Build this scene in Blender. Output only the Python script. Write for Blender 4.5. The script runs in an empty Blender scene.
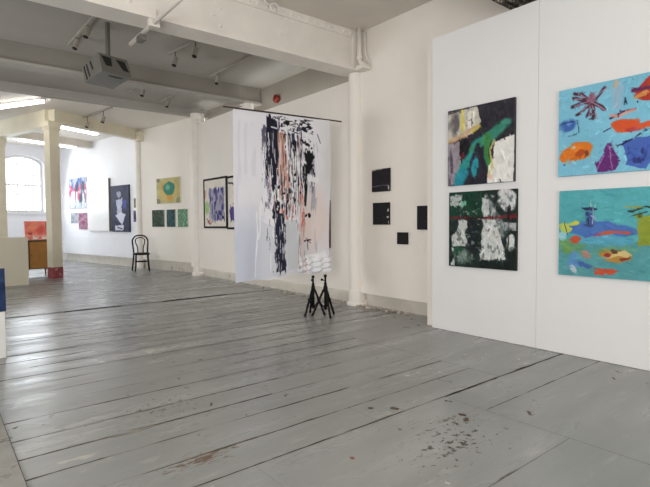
import bpy, bmesh, math, random
import numpy as np
from mathutils import Vector, Matrix
random.seed(7); np.random.seed(7)
scene = bpy.context.scene
COL = scene.collection

# ------------------------------------------------------------------ helpers
def s2l(c):
    c = np.asarray(c, dtype=np.float64)
    return np.where(c <= .04045, c/12.92, ((c+.055)/1.055)**2.4)

def rgb(r, g, b):
    return tuple(float(v) for v in s2l(np.array([r, g, b])/255.0))

def tag(o, label=None, cat=None, group=None, kind=None):
    if label: o['label'] = label
    if cat: o['category'] = cat
    if group: o['group'] = group
    if kind: o['kind'] = kind
    return o

def empty(name, loc, rz=0):
    o = bpy.data.objects.new(name, None); COL.objects.link(o)
    o.location = loc; o.rotation_euler = (0, 0, rz); o.empty_display_size = .1
    return o

def link(name, bm, mats, parent=None, smooth=False):
    me = bpy.data.meshes.new(name)
    bmesh.ops.recalc_face_normals(bm, faces=bm.faces)
    if smooth:
        for f in bm.faces: f.smooth = True
    bm.to_mesh(me); bm.free()
    for m in (mats if isinstance(mats, (list, tuple)) else [mats]): me.materials.append(m)
    o = bpy.data.objects.new(name, me); COL.objects.link(o)
    if parent: o.parent = parent
    return o

def struct(name, bm, m, smooth=False):
    return tag(link(name, bm, m, None, smooth), kind='structure')

def box(bm, x0, x1, y0, y1, z0, z1, mi=0):
    vs = [bm.verts.new((x, y, z)) for z in (z0, z1) for y in (y0, y1) for x in (x0, x1)]
    for q in ((0, 2, 3, 1), (4, 5, 7, 6), (0, 1, 5, 4), (2, 6, 7, 3), (0, 4, 6, 2), (1, 3, 7, 5)):
        f = bm.faces.new([vs[i] for i in q]); f.material_index = mi
    return vs

def hull(bm, bot, top):
    """prism from two matching rings"""
    a = [bm.verts.new(p) for p in bot]; b = [bm.verts.new(p) for p in top]
    n = len(a)
    bm.faces.new(a[::-1]); bm.faces.new(b)
    for i in range(n): bm.faces.new((a[i], a[(i+1) % n], b[(i+1) % n], b[i]))

def obeam(bm, p, q, w, z0, z1):
    """box along the horizontal line p-q, width w"""
    p = Vector((p[0], p[1], 0)); q = Vector((q[0], q[1], 0)); t = (q-p).normalized()
    s = Vector((-t.y, t.x, 0))*w/2
    ring = [p-s, q-s, q+s, p+s]
    hull(bm, [v+Vector((0, 0, z0)) for v in ring], [v+Vector((0, 0, z1)) for v in ring])

def tube(bm, pts, r, seg=8, closed=False, r2=None):
    pts = [Vector(p) for p in pts]; n = len(pts); rings = []
    prev = None
    for i, p in enumerate(pts):
        if closed: t = pts[(i+1) % n]-pts[i-1]
        elif i == 0: t = pts[1]-pts[0]
        elif i == n-1: t = pts[-1]-pts[-2]
        else: t = pts[i+1]-pts[i-1]
        t.normalize()
        if prev is None:
            a = t.orthogonal().normalized()
        else:
            a = prev-t*prev.dot(t); a.normalize()
        prev = a; b = t.cross(a)
        rr = r if r2 is None else r+(r2-r)*i/(n-1)
        rings.append([bm.verts.new(p+(a*math.cos(k*2*math.pi/seg)+b*math.sin(k*2*math.pi/seg))*rr) for k in range(seg)])
    for i in range(n if closed else n-1):
        A, B = rings[i], rings[(i+1) % n]
        for k in range(seg): bm.faces.new((A[k], A[(k+1) % seg], B[(k+1) % seg], B[k]))
    if not closed:
        bm.faces.new(rings[0][::-1]); bm.faces.new(rings[-1])

def lathe(bm, c, prof, seg=16):
    """prof: list of (r, z) about vertical axis at c"""
    rings = [[bm.verts.new((c[0]+r*math.cos(k*2*math.pi/seg), c[1]+r*math.sin(k*2*math.pi/seg), c[2]+z)) for k in range(seg)] for r, z in prof]
    for A, B in zip(rings, rings[1:]):
        for k in range(seg): bm.faces.new((A[k], A[(k+1) % seg], B[(k+1) % seg], B[k]))
    bm.faces.new(rings[0][::-1]); bm.faces.new(rings[-1])

def curve_pts(ctrl, n=6, closed=False):
    """Catmull-Rom through control points"""
    P = [Vector(p) for p in ctrl]; out = []; N = len(P)
    for i in range(N if closed else N-1):
        g = lambda j: P[j % N] if closed else P[min(max(j, 0), N-1)]
        a, b, c, d = g(i-1), g(i), g(i+1), g(i+2)
        for k in range(n):
            t = k/n
            out.append(.5*((2*b)+(c-a)*t+(2*a-5*b+4*c-d)*t*t+(3*b-a-3*c+d)*t**3))
    if not closed: out.append(P[-1])
    return out

def bevel(bm, w, seg=2):
    bmesh.ops.bevel(bm, geom=list(bm.edges), offset=w, segments=seg, profile=.5, affect='EDGES')

# ------------------------------------------------------------------ materials
def mat(name):
    m = bpy.data.materials.new(name); m.use_nodes = True
    nt = m.node_tree; return m, nt, nt.nodes['Principled BSDF']

def N(nt, t, **kw):
    n = nt.nodes.new(t)
    for k, v in kw.items(): setattr(n, k, v)
    return n

def paint_mat(name, c, rough=.6, var=.06, scale=2.5, bump=.05, dirt=None, metal=0):
    m, nt, b = mat(name)
    tc = N(nt, 'ShaderNodeTexCoord')
    nz = N(nt, 'ShaderNodeTexNoise'); nz.inputs['Scale'].default_value = scale; nz.inputs['Detail'].default_value = 6
    nt.links.new(tc.outputs['Object'], nz.inputs['Vector'])
    rp = N(nt, 'ShaderNodeValToRGB')
    rp.color_ramp.elements[0].position = .3; rp.color_ramp.elements[1].position = .75
    rp.color_ramp.elements[0].color = (*[v*(1-var*1.6) for v in c], 1); rp.color_ramp.elements[1].color = (*[min(1, v*(1+var*.6)) for v in c], 1)
    nt.links.new(nz.outputs['Fac'], rp.inputs['Fac'])
    out = rp.outputs['Color']
    if dirt:
        n2 = N(nt, 'ShaderNodeTexNoise'); n2.inputs['Scale'].default_value = dirt[1]; n2.inputs['Detail'].default_value = 8
        nt.links.new(tc.outputs['Object'], n2.inputs['Vector'])
        r2 = N(nt, 'ShaderNodeValToRGB'); r2.color_ramp.elements[0].position = dirt[2]; r2.color_ramp.elements[1].position = dirt[2]+.06
        nt.links.new(n2.outputs['Fac'], r2.inputs['Fac'])
        mx = N(nt, 'ShaderNodeMix', data_type='RGBA')
        nt.links.new(r2.outputs['Color'], mx.inputs[0]); nt.links.new(out, mx.inputs[6]); mx.inputs[7].default_value = (*dirt[0], 1)
        out = mx.outputs[2]
    nt.links.new(out, b.inputs['Base Color'])
    b.inputs['Roughness'].default_value = rough; b.inputs['Metallic'].default_value = metal
    if bump:
        n3 = N(nt, 'ShaderNodeTexNoise'); n3.inputs['Scale'].default_value = 40; n3.inputs['Detail'].default_value = 4
        nt.links.new(tc.outputs['Object'], n3.inputs['Vector'])
        bp = N(nt, 'ShaderNodeBump'); bp.inputs['Strength'].default_value = bump; bp.inputs['Distance'].default_value = .02
        nt.links.new(n3.outputs['Fac'], bp.inputs['Height']); nt.links.new(bp.outputs['Normal'], b.inputs['Normal'])
    return m

def emit_mat(name, c, s):
    m, nt, b = mat(name)
    b.inputs['Base Color'].default_value = (*c, 1); b.inputs['Emission Color'].default_value = (*c, 1); b.inputs['Emission Strength'].default_value = s
    return m

M = {}
M['wall'] = paint_mat('warm white wall paint', rgb(238, 231, 221), .7, .025, 1.1)
M['wallfar'] = paint_mat('cool white wall paint', rgb(232, 231, 233), .7, .02, 1.1)
M['panel'] = paint_mat('partition white paint', rgb(230, 229, 228), .65, .012, .8, .03)
M['ceil_deep_shade'] = paint_mat('paint with deep shade baked in', rgb(150, 144, 134), .8, .05, 1.5)  # colour carries the shade of the wall recess and second beam's web
M['ceil_shade'] = paint_mat('ceiling paint with shade baked in', rgb(176, 171, 162), .8, .04, 1.5)  # ceiling colour darkened to stand in for shade beyond the riveted beam
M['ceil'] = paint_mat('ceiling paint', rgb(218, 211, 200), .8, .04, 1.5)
M['beam'] = paint_mat('beam gloss paint', rgb(236, 229, 220), .45, .05, 3, .08)
M['skirt'] = paint_mat('flaking skirting paint', rgb(205, 198, 186), .6, .08, 5, .15, (rgb(120, 105, 90), 7, .66))
M['col'] = paint_mat('column paint', rgb(234, 227, 217), .5, .05, 4, .06)
M['post'] = paint_mat('cream post paint', rgb(222, 213, 190), .6, .04, 3)
M['red'] = paint_mat('red paint smear', rgb(160, 72, 78), .6, .2, 14, .05, (rgb(206, 170, 166), 9, .60))
M['cream'] = paint_mat('cream board paint', rgb(208, 200, 178), .6, .03, 2)
M['white'] = paint_mat('white enamel', rgb(232, 230, 227), .4, .02, 4)
M['grey'] = paint_mat('grey metal paint', rgb(108, 105, 97), .45, .05, 6, .02)
M['dark'] = paint_mat('dark void', rgb(28, 26, 25), .7, .1, 5)
M['black'] = paint_mat('black metal paint', rgb(13, 12, 13), .6, .1, 12, .02)
M['chair'] = paint_mat('dark stained bentwood', rgb(26, 18, 16), .5, .15, 14, .02)
M['wood'] = paint_mat('honey brown wood', rgb(178, 124, 58), .5, .12, 8)
M['wooddark'] = paint_mat('dark brown wood', rgb(96, 66, 38), .55, .12, 8)  # darker brown than the door and legs
M['tube'] = emit_mat('lit fluorescent tube', (1, .98, .93), 14)
M['bell'] = paint_mat('red alarm enamel', rgb(135, 38, 26), .4, .1, 10, 0)
M['rubble'] = paint_mat('crumbled plaster', rgb(196, 184, 168), .9, .25, 25, .2)
M['conc'] = paint_mat('worn concrete', rgb(158, 156, 150), .7, .12, 6, .2, (rgb(110, 104, 98), 12, .6))
M['rod'] = paint_mat('dark brown rod', rgb(70, 58, 48), .5, .1, 10, 0)
M['frame'] = paint_mat('black picture frame', rgb(14, 13, 16), .7, .1, 10, 0)
M['track'] = paint_mat('dull white track paint', rgb(168, 160, 148), .6, .06, 6)
M['thread'] = paint_mat('pale thread', rgb(200, 195, 188), .6, .02, 10, 0)
M['plinth'] = paint_mat('plinth white paint', rgb(222, 220, 216), .6, .02, 3)
M['under'] = paint_mat('dark under floor', rgb(58, 52, 46), .9, .2, 4)
M['lattice'] = paint_mat('grimy riveted iron', rgb(140, 132, 120), .6, .25, 16, .3, (rgb(70, 62, 54), 14, .48))

def vcol_mat(name, rough=.5, bump=.15):
    m, nt, b = mat(name)
    a = N(nt, 'ShaderNodeVertexColor'); a.layer_name = 'paint'
    nt.links.new(a.outputs['Color'], b.inputs['Base Color'])
    b.inputs['Roughness'].default_value = rough; b.inputs['Specular IOR Level'].default_value = .25
    tc = N(nt, 'ShaderNodeTexCoord'); nz = N(nt, 'ShaderNodeTexNoise'); nz.inputs['Scale'].default_value = 60
    nt.links.new(tc.outputs['Object'], nz.inputs['Vector'])
    bp = N(nt, 'ShaderNodeBump'); bp.inputs['Strength'].default_value = bump; bp.inputs['Distance'].default_value = .005
    nt.links.new(nz.outputs['Fac'], bp.inputs['Height']); nt.links.new(bp.outputs['Normal'], b.inputs['Normal'])
    return m
M['art'] = vcol_mat('brushed paint on canvas', .65)
M['cloth'] = vcol_mat('painted cotton sheet', .75, .1)

for k_ in ('black', 'chair', 'frame'): M[k_].node_tree.nodes['Principled BSDF'].inputs['Specular IOR Level'].default_value = .2
# glass
m, nt, b = mat('window glass'); M['glass'] = m
b.inputs['Base Color'].default_value = (1, 1, 1, 1); b.inputs['Roughness'].default_value = .02
b.inputs['Transmission Weight'].default_value = 1; b.inputs['IOR'].default_value = 1.02

# floor paint: grey boards worn along their edges
def floor_mat(name='grey painted boards'):
    m, nt, b = mat(name); L = nt.links.new
    def math_(op, a, b_=None, clamp=False):
        n = N(nt, 'ShaderNodeMath', operation=op); n.use_clamp = clamp
        for i, v in enumerate((a, b_)):
            if v is None: continue
            if isinstance(v, (int, float)): n.inputs[i].default_value = v
            else: L(v, n.inputs[i])
        return n.outputs[0]
    def noise(scale, detail=5, vec=None, dist=0):
        n = N(nt, 'ShaderNodeTexNoise'); n.inputs['Scale'].default_value = scale; n.inputs['Detail'].default_value = detail
        n.inputs['Distortion'].default_value = dist
        L(vec if vec is not None else tc.outputs['Object'], n.inputs['Vector']); return n.outputs['Fac']
    def ramp(v, a, c):
        n = N(nt, 'ShaderNodeMapRange'); n.interpolation_type = 'SMOOTHSTEP'
        n.inputs['From Min'].default_value = a; n.inputs['From Max'].default_value = c
        L(v, n.inputs['Value']); return n.outputs['Result']
    def mix(f, c1, c2):
        n = N(nt, 'ShaderNodeMix', data_type='RGBA')
        L(f, n.inputs[0])
        for i, c in ((6, c1), (7, c2)):
            if isinstance(c, tuple): n.inputs[i].default_value = (*c, 1)
            else: L(c, n.inputs[i])
        return n.outputs[2]
    tc = N(nt, 'ShaderNodeTexCoord')
    mp = N(nt, 'ShaderNodeMapping'); mp.inputs['Scale'].default_value = (.35, 2.2, 1); L(tc.outputs['Object'], mp.inputs['Vector'])
    uv = N(nt, 'ShaderNodeUVMap'); uv.uv_map = 'edge'
    sp = N(nt, 'ShaderNodeSeparateXYZ'); L(uv.outputs['UV'], sp.inputs[0])
    edge = math_('MINIMUM', sp.outputs['X'], sp.outputs['Y'])
    tint = N(nt, 'ShaderNodeVertexColor'); tint.layer_name = 'tint'
    st = N(nt, 'ShaderNodeSeparateColor'); L(tint.outputs['Color'], st.inputs[0])
    # base grey with soft mottling
    big = noise(.9, 3); fine = noise(1.6, 8, mp.outputs['Vector'])
    base = mix(ramp(big, .3, .7), rgb(143, 144, 142), rgb(155, 156, 154))
    base = mix(ramp(fine, .35, .75), base, rgb(140, 141, 138))
    bt = N(nt, 'ShaderNodeMix', data_type='RGBA', blend_type='MULTIPLY'); bt.inputs[0].default_value = 1
    L(base, bt.inputs[6])
    cc = N(nt, 'ShaderNodeCombineColor'); [L(st.outputs[0], cc.inputs[i]) for i in range(3)]
    L(cc.outputs[0], bt.inputs[7]); base = bt.outputs[2]
    # light scuffs streaked along the boards
    mp2 = N(nt, 'ShaderNodeMapping'); mp2.inputs['Scale'].default_value = (1.6, 7, 1); L(tc.outputs['Object'], mp2.inputs['Vector'])
    sc = noise(1.7, 10, mp2.outputs['Vector'], .4)
    base = mix(math_('MULTIPLY', ramp(sc, .60, .70), .35), base, rgb(178, 176, 168))
    # worn dark edges, broken up by noise; the amount is per board (green channel)
    en = noise(5.5, 6, mp.outputs['Vector'])
    wob = math_('MULTIPLY', noise(9, 4), .016)
    ed = math_('SUBTRACT', edge, wob)
    em = math_('SUBTRACT', 1.0, ramp(ed, -.003, .005))
    emask = math_('MULTIPLY', em, ramp(math_('ADD', en, math_('MULTIPLY', st.outputs[1], .3)), .54, .66))
    base = mix(emask, base, rgb(74, 66, 56))
    # chips
    ch = noise(7.5, 6, None, .5); chm = noise(.75, 3)
    chips = math_('MULTIPLY', ramp(ch, .665, .685), ramp(chm, .47, .6))
    base = mix(chips, base, rgb(88, 76, 62))
    wch = noise(11, 6, None, .3); wm = noise(.55, 2)
    base = mix(math_('MULTIPLY', ramp(wch, .66, .69), ramp(wm, .52, .62)), base, rgb(196, 194, 186))
    # named worn patches: centre, radius, colour, noise scale, threshold, stretch
    def patch(base, x, y, rx, ry, c, scale, thr, k=1.0, iso=False):
        mm = N(nt, 'ShaderNodeMapping', vector_type='POINT')
        mm.inputs['Scale'].default_value = (1/rx, 1/ry, 0); mm.inputs['Location'].default_value = (-x/rx, -y/ry, 0)
        L(tc.outputs['Object'], mm.inputs['Vector'])
        ln = N(nt, 'ShaderNodeVectorMath', operation='LENGTH'); L(mm.outputs[0], ln.inputs[0])
        fall = math_('SUBTRACT', 1.0, ln.outputs['Value'], True)
        nz = noise(scale, 7, None if iso else mp2.outputs['Vector'], .5)
        mk = ramp(math_('ADD', nz, math_('MULTIPLY', fall, .28)), thr, thr+.035)
        mk = math_('MULTIPLY', mk, ramp(fall, 0.0, .1))
        return mix(math_('MULTIPLY', mk, k), base, c)
    base = patch(base, 1.15, 2.50, .38, .14, rgb(108, 92, 78), 9, .70)
    base = patch(base, .9, 2.2, .2, .14, rgb(112, 94, 78), 5, .72)
    base = patch(base, 2.62, 1.93, .30, .13, rgb(92, 80, 70), 22, .745, 1, True)
    base = patch(base, 2.35, 1.75, .95, .55, rgb(76, 68, 60), 26, .80, 1, True)
    base = patch(base, 1.75, 5.0, .7, .2, rgb(205, 203, 196), 6, .72, .8)
    base = patch(base, 1.6, 6.2, 1.1, .3, rgb(200, 198, 192), 6, .76, .7)
    base = patch(base, 3.3, 4.9, 1.0, .4, rgb(190, 187, 180), 6, .78, .6)
    base = patch(base, .62, 2.95, .3, .05, rgb(186, 182, 170), 5, .70, .7)
    base = patch(base, .95, 3.12, .5, .07, rgb(126, 118, 106), 4, .68, .7)
    base = patch(base, 1.78, 1.98, .018, .018, rgb(122, 62, 56), 8, .5)
    base = patch(base, 1.3, 3.4, 1.4, .8, rgb(92, 84, 74), 24, .835, .9, True)
    base = patch(base, 2.6, 3.6, 1.3, .7, rgb(92, 84, 74), 24, .83, .9, True)
    base = patch(base, 1.7, 6.0, 1.8, 1.5, rgb(86, 80, 72), 8, .78, .8)
    base = patch(base, 2.37, 2.44, .022, .022, rgb(18, 16, 15), 8, .3)
    L(base, b.inputs['Base Color'])
    rr = N(nt, 'ShaderNodeMapRange'); L(fine, rr.inputs['Value'])
    rr.inputs['From Min'].default_value = .3; rr.inputs['From Max'].default_value = .75
    rr.inputs['To Min'].default_value = .22; rr.inputs['To Max'].default_value = .40
    L(rr.outputs[0], b.inputs['Roughness'])
    shine = math_('MULTIPLY', ramp(st.outputs[0], .25, .95), math_('SUBTRACT', 1.0, emask))
    shine = math_('MULTIPLY', shine, math_('SUBTRACT', 1.0, chips))
    L(math_('MULTIPLY', shine, .55), b.inputs['Specular IOR Level'])
    bp = N(nt, 'ShaderNodeBump'); bp.inputs['Strength'].default_value = .35; bp.inputs['Distance'].default_value = .012
    hh = math_('ADD', noise(3.2, 5, mp.outputs['Vector']), math_('MULTIPLY', noise(28, 3), .12))
    L(hh, bp.inputs['Height']); L(bp.outputs['Normal'], b.inputs['Normal'])
    return m
M['floor'] = floor_mat()

# ------------------------------------------------------------------ the room
# x: towards the long gallery wall, y: along that wall, away from the camera
XW, ZC, ZC2 = 5.25, 4.22, 4.06
A = Vector((5.45, 12.0, 0)); D2 = Vector((-.196, .981, 0)); N2 = Vector((-.981, -.196, 0))   # the wall bends here
CF = A+D2*8.2; EF = N2.copy(); NF = -D2                                                    # corner and the window wall

def on2(s, z, off=0):  # point on the bent wall
    p = A+D2*s+N2*off; return Vector((p.x, p.y, z))
def onf(t, z, off=0):  # point on the window wall
    p = CF+EF*t+NF*off; return Vector((p.x, p.y, z))

def quad(bm, *p): return bm.faces.new([bm.verts.new(q) for q in p])

# floor: boards along x with real gaps, hardboard sheets near the partition
FILL = [(8.1, .17, .12, .5), (4.85, .032, .3, .8), (3.77, .014, .3, .8), (5.7, .04, .35, 1.2), (6.4, .05, .35, 1.25), (7.2, .06, .4, 1.4), (9.1, .06, .55, 1.6), (5.2, .03, .4, 1.4), (10.6, .08, .6, 1.7), (4.32, .012, .35, 1.4), (6.0, .03, .45, 1.5), (11.9, .09, .5, 1.5), (3.42, .010, .35, 1.3)]
def build_floor():
    bm = bmesh.new()
    uvl = bm.loops.layers.uv.new('edge'); cl = bm.loops.layers.float_color.new('tint')
    def board(x0, x1, y0, y1, g0, g1, wear, tone, step=.07):
        n = max(2, int((x1-x0)/step)); lo = []; hi = []
        ph = random.random()*9
        for i in range(n+1):
            x = x0+(x1-x0)*i/n
            j = lambda: random.uniform(-.0015, .0015)
            wv = lambda q: max(0.0, min(1.0, .5+.45*math.sin(x*2.1+q)+.4*math.sin(x*5.3+q*3)+random.uniform(-.25, .25)+(.6 if max(g0, g1) > .0042 else 0)))
            lo.append(bm.verts.new((x, y0+g0*(.15+.85*wv(y0*7))+max(0, j()*.6), 0)))
            hi.append(bm.verts.new((x, y1-g1*(.15+.85*wv(y1*7))-max(0, j()*.6), 0)))
        w = y1-y0
        for i in range(n):
            f = bm.faces.new((lo[i], lo[i+1], hi[i+1], hi[i]))
            for l, uv in zip(f.loops, ((0, w), (0, w), (w, 0), (w, 0))):
                l[uvl].uv = uv; l[cl] = (tone, wear, 0, 1)
    ys = []
    y = 4.85
    near = [2.25, 2.55, 2.86, 3.13, 3.42, 3.77, 4.05, 4.32, 4.58, 4.85]
    ys = near[:]
    while y < 20.6:
        y += random.choice((.24, .27, .3, .33)); ys.append(y)
    strong = {2.25: .0042, 3.42: .003, 3.77: .0065, 4.85: .012, 2.86: .002, 3.13: .0008, 2.55: .0008, 4.05: .0008, 4.32: .002, 4.58: .001}
    gap = lambda v: strong.get(round(v, 2), random.choice((.0008, .001, .0015, .003, .004, .008)))
    gs = [gap(v) for v in ys]
    k8 = min(range(len(ys)), key=lambda i: abs(ys[i]-8.1)); gs[k8] = .03
    for i in range(len(ys)-1):
        y0, y1 = ys[i], ys[i+1]; tone = random.uniform(.94, 1.04)
        xe = 3.70 if y1 < 4.9 else 5.85
        # end joints
        cuts = [.34]; x = .34+random.uniform(1.2, 3.2)
        while x < xe-.5: cuts.append(x); x += random.uniform(2.2, 3.6)
        cuts.append(xe)
        if y0 > 6: cuts[0] = -3.2
        for a, c in zip(cuts, cuts[1:]):
            board(a+.0006, c-.0008, y0, y1, gs[i]/2, gs[i+1]/2, (.4 if gs[i]+gs[i+1] > .008 else random.random()*.7), tone*random.uniform(.98, 1.02))
    # narrow darkened filler strips let into the wide gaps further back
    for yy, w, lo_, hi_ in FILL:
        x = .5 if yy < 6 else -3
        while x < 5.2:
            n_ = x+random.uniform(.15, .7); t_ = random.uniform(lo_, hi_)
            if t_ < .93:
                f = bm.faces.new([bm.verts.new((a_, b_, .0012)) for a_, b_ in ((x, yy-w/2*random.uniform(.5, 1)), (n_, yy-w/2*random.uniform(.5, 1)), (n_, yy+w/2*random.uniform(.5, 1)), (x, yy+w/2*random.uniform(.5, 1)))])
                for l in f.loops: l[uvl].uv = (.02, .02); l[cl] = (t_, -.5, 0, 1)
            x = n_+(random.uniform(0, .25) if lo_ > .5 else 0)
    # boards left of the edge strip between y=4.0 and 6
    for i in range(len(ys)-1):
        if 4.0 < ys[i] and ys[i] <= 6: board(-3.2, .337, ys[i], ys[i+1], .001, .001, .2, 1)
    # sheets
    board(3.703, 5.85, 2.255, 4.85, .003, .002, 0, 1.01)
    board(.34, 1.32, 1.33, 2.25, .001, .002, 0, 1.0); board(1.321, 2.9485, 1.331, 2.25, .0015, .003, 0, 1.0)
    board(2.951, 5.85, 1.9, 2.25, .0005, .006, .5, 1.0)
    board(2.9515, 5.85, -3.5, 1.9, .0005, .0005, -.3, 1.0)
    board(.34, 2.9485, -3.5, 1.33, .0005, .0007, -.3, .995)
    return struct('floor', bm, M['floor'])
build_floor()
bm = bmesh.new(); box(bm, -3.3, 6, -3.6, 21, -.12, -.012); struct('subfloor_slab', bm, M['under'])
bm = bmesh.new(); box(bm, -3.2, .335, -3.5, 2.98, -.02, .012); box(bm, -3.2, .335, 2.985, 4.0, -.02, .010); struct('floor_edge_strip', bm, M['conc'])

# long gallery wall: a lining that stops short of the floor, recessed skirting below it, recess above it further on, its shade put into the colour
bm = bmesh.new(); box(bm, XW, XW+.08, -3.5, 5.62, .20, ZC+.1); struct('wall_right', bm, M['wall'])
bm = bmesh.new()
box(bm, XW, XW+.06, 5.62, 8.9, .20, 3.54); box(bm, XW, XW+.06, 8.9, 12.02, .20, 3.78)
struct('wall_right_lining', bm, M['wall']); bpy.data.objects['wall_right_lining'].name = 'wall_right_2'
bm = bmesh.new(); box(bm, 5.70, 5.8, 5.62, 12.05, 3.2, ZC+.1); box(bm, XW+.08, 5.8, 5.55, 5.62, 3.2, ZC+.1); struct('wall_right_3', bm, M['ceil_deep_shade'])
bm = bmesh.new(); box(bm, XW+.10, XW+.2, -3.5, 12.02, -.01, .235); struct('baseboard_right', bm, M['skirt'])
bm = bmesh.new()
def slab2(s0, s1, z0, z1, o0, o1):
    hull(bm, [on2(s0, z0, o0), on2(s1, z0, o0), on2(s1, z0, o1), on2(s0, z0, o1)], [on2(s0, z1, o0), on2(s1, z1, o0), on2(s1, z1, o1), on2(s0, z1, o1)])
slab2(-.25, 2.85, .275, ZC2+.05, -.06, 0); struct('wall_right_4', bm, M['wall'])
bm = bmesh.new(); slab2(2.85, 8.3, .275, ZC2+.05, -.06, 0); struct('wall_right_5', bm, M['wallfar'])
bm = bmesh.new(); slab2(-.25, 8.3, -.01, .32, -.2, -.085); struct('baseboard_right_2', bm, M['skirt'])

# window wall with an arched opening
W0, W1, WS, WSP, WTOP = .60, 1.92, 1.75, 3.42, 3.72
bm = bmesh.new()
def slabf(t0, t1, z0, z1, o0=-.32, o1=0):
    hull(bm, [onf(t0, z0, o0), onf(t1, z0, o0), onf(t1, z0, o1), onf(t0, z0, o1)], [onf(t0, z1, o0), onf(t1, z1, o0), onf(t1, z1, o1), onf(t0, z1, o1)])
slabf(-.3, W0, -.01, ZC2+.05); slabf(W1, 7.3, -.01, ZC2+.05); slabf(W0, W1, -.01, WS)
def arch_z(t):
    u = (t-(W0+W1)/2)/((W1-W0)/2); return WSP+(WTOP-WSP)*math.sqrt(max(0, 1-u*u))
NA = 20
for i in range(NA):
    t0 = W0+(W1-W0)*i/NA; t1 = W0+(W1-W0)*(i+1)/NA; z0, z1 = arch_z(t0), arch_z(t1); zt = ZC2+.05
    hull(bm, [onf(t0, z0, -.32), onf(t1, z1, -.32), onf(t1, z1, 0), onf(t0, z0, 0)], [onf(t0, zt, -.32), onf(t1, zt, -.32), onf(t1, zt, 0), onf(t0, zt, 0)])
struct('wall_back', bm, M['wallfar'])
win = tag(empty('window_1', onf((W0+W1)/2, WS)), kind='structure')
def wlink(name, bm, m):
    o = link(name, bm, m, win); o.matrix_parent_inverse = Matrix.Translation(-win.location); return o
bm = bmesh.new()
tube(bm, [onf(W0+.03, WS, -.25)]+[onf(W0+.03, z, -.25) for z in (2.5, WSP)]+[onf(W0+.03+(W1-W0-.06)*i/14, arch_z(W0+(W1-W0)*i/14)-.03, -.25) for i in range(1, 14)]+[onf(W1-.03, z, -.25) for z in (WSP, 2.5, WS)], .045, 6)
tube(bm, [onf(W0, WS+.03, -.25), onf(W1, WS+.03, -.25)], .045, 6)
tube(bm, [onf(W0, 2.70, -.25), onf(W1, 2.70, -.25)], .035, 6)
wlink('window_frame', bm, M['white'])
bm = bmesh.new()
for k in range(1, 5):
    t = W0+(W1-W0)*k/5; tube(bm, [onf(t, WS, -.25), onf(t, arch_z(t)-.02, -.25)], .012, 5)
for z in (2.02, 2.36, 3.05, 3.4): tube(bm, [onf(W0, z, -.25), onf(W1, z, -.25)], .012, 5)
wlink('glazing_bars', bm, M['grey'])
bm = bmesh.new(); bm.faces.new([bm.verts.new(onf(t, z, -.26)) for t, z in [(W0, WS), (W1, WS)]+[(W1-(W1-W0)*i/16, arch_z(W1-(W1-W0)*i/16)) for i in range(17)]])
wlink('window_pane', bm, M['glass'])
bm = bmesh.new(); hull(bm, [onf(t, WS-.06, o) for t, o in ((W0-.1, -.25), (W1+.1, -.25), (W1+.1, .08), (W0-.1, .08))], [onf(t, WS, o) for t, o in ((W0-.1, -.25), (W1+.1, -.25), (W1+.1, .08), (W0-.1, .08))])
wlink('window_sill', bm, M['white'])

# sides the camera does not see, closing the room
bm = bmesh.new(); box(bm, -3.3, -3.2, -3.6, 21, -.01, 4.4); struct('wall_left', bm, M['wall'])
bm = bmesh.new(); box(bm, -3.3, 6, -3.6, -3.5, -.01, 4.4); struct('wall_front', bm, M['wall'])
bm = bmesh.new(); box(bm, -3.3, 6, -3.6, 5.75, ZC, ZC+.1); struct('ceiling', bm, M['ceil'])
bm = bmesh.new(); box(bm, -3.3, 6, 5.75, 12.0, ZC, ZC+.1); struct('ceiling_3', bm, M['ceil_shade'])  # same ceiling carried on, with shade painted into its colour
bm = bmesh.new(); box(bm, -3.3, 6, 12.0, 21, ZC2, ZC2+.1); struct('ceiling_2', bm, M['wall'])

# ceiling beams
def riveted_beam(name, y0, depth, z0, x1, rivets=True, x0=-3.2, zt=ZC, m='beam', fl='beam'):
    bm = bmesh.new(); w = .05
    box(bm, x0, x1, y0, y0+depth, z0, z0+.05)                      # bottom flange
    box(bm, x0, x1, y0+.05, y0+depth-.05, z0+.05, zt+.02, 1)           # web casing
    if rivets:
        box(bm, x0, x1, y0+.035, y0+.06, z0+.05, z0+.11)            # angle strips
        box(bm, x0, x1, y0+.025, y0+.06, zt-.11, zt+.01)
        x = x1-.06
        while x > .3:
            for z, yy in ((zt-.055, y0+.025), ):
                bmesh.ops.create_icosphere(bm, subdivisions=1, radius=.027, matrix=Matrix.Translation((x, yy, z)))
            x -= .135
        for cx, cz in ((x1-.05, 0), (3.9, .05), (2.9, .05), (1.8, .05)):
            for k in range(4):
                bmesh.ops.create_icosphere(bm, subdivisions=1, radius=.024, matrix=Matrix.Translation((cx-(k % 2)*.1*(cz > 0), y0+.05, z0+.14+.11*k)))
    return struct(name, bm, [M[fl], M[m]])
riveted_beam('ceiling_beam', 5.58, .36, 3.62, 5.24)
bm = bmesh.new(); box(bm, 5.10, 5.24, 5.60, 5.64, 3.67, 4.2); struct('beam_end_plate_trim', bm, M['beam'])
riveted_beam('ceiling_beam', 9.2, .30, 3.86, 5.69, False, m='ceil_deep_shade', fl='ceil_shade')  # web and flange have their shade painted in
bm = bmesh.new(); box(bm, -3.2, 5.7, 11.9, 12.05, ZC2-.02, ZC+.05); struct('ceiling_beam', bm, M['ceil_shade'])
bm = bmesh.new(); obeam(bm, (2.37, 13.36), (4.86, 14.8), .2, 3.78, ZC2); struct('ceiling_beam', bm, M['post'])
bm = bmesh.new(); obeam(bm, (2.33, 13.45), (1.55, 15.95), .2, 3.66, ZC2); struct('ceiling_beam', bm, M['post'])
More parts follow.
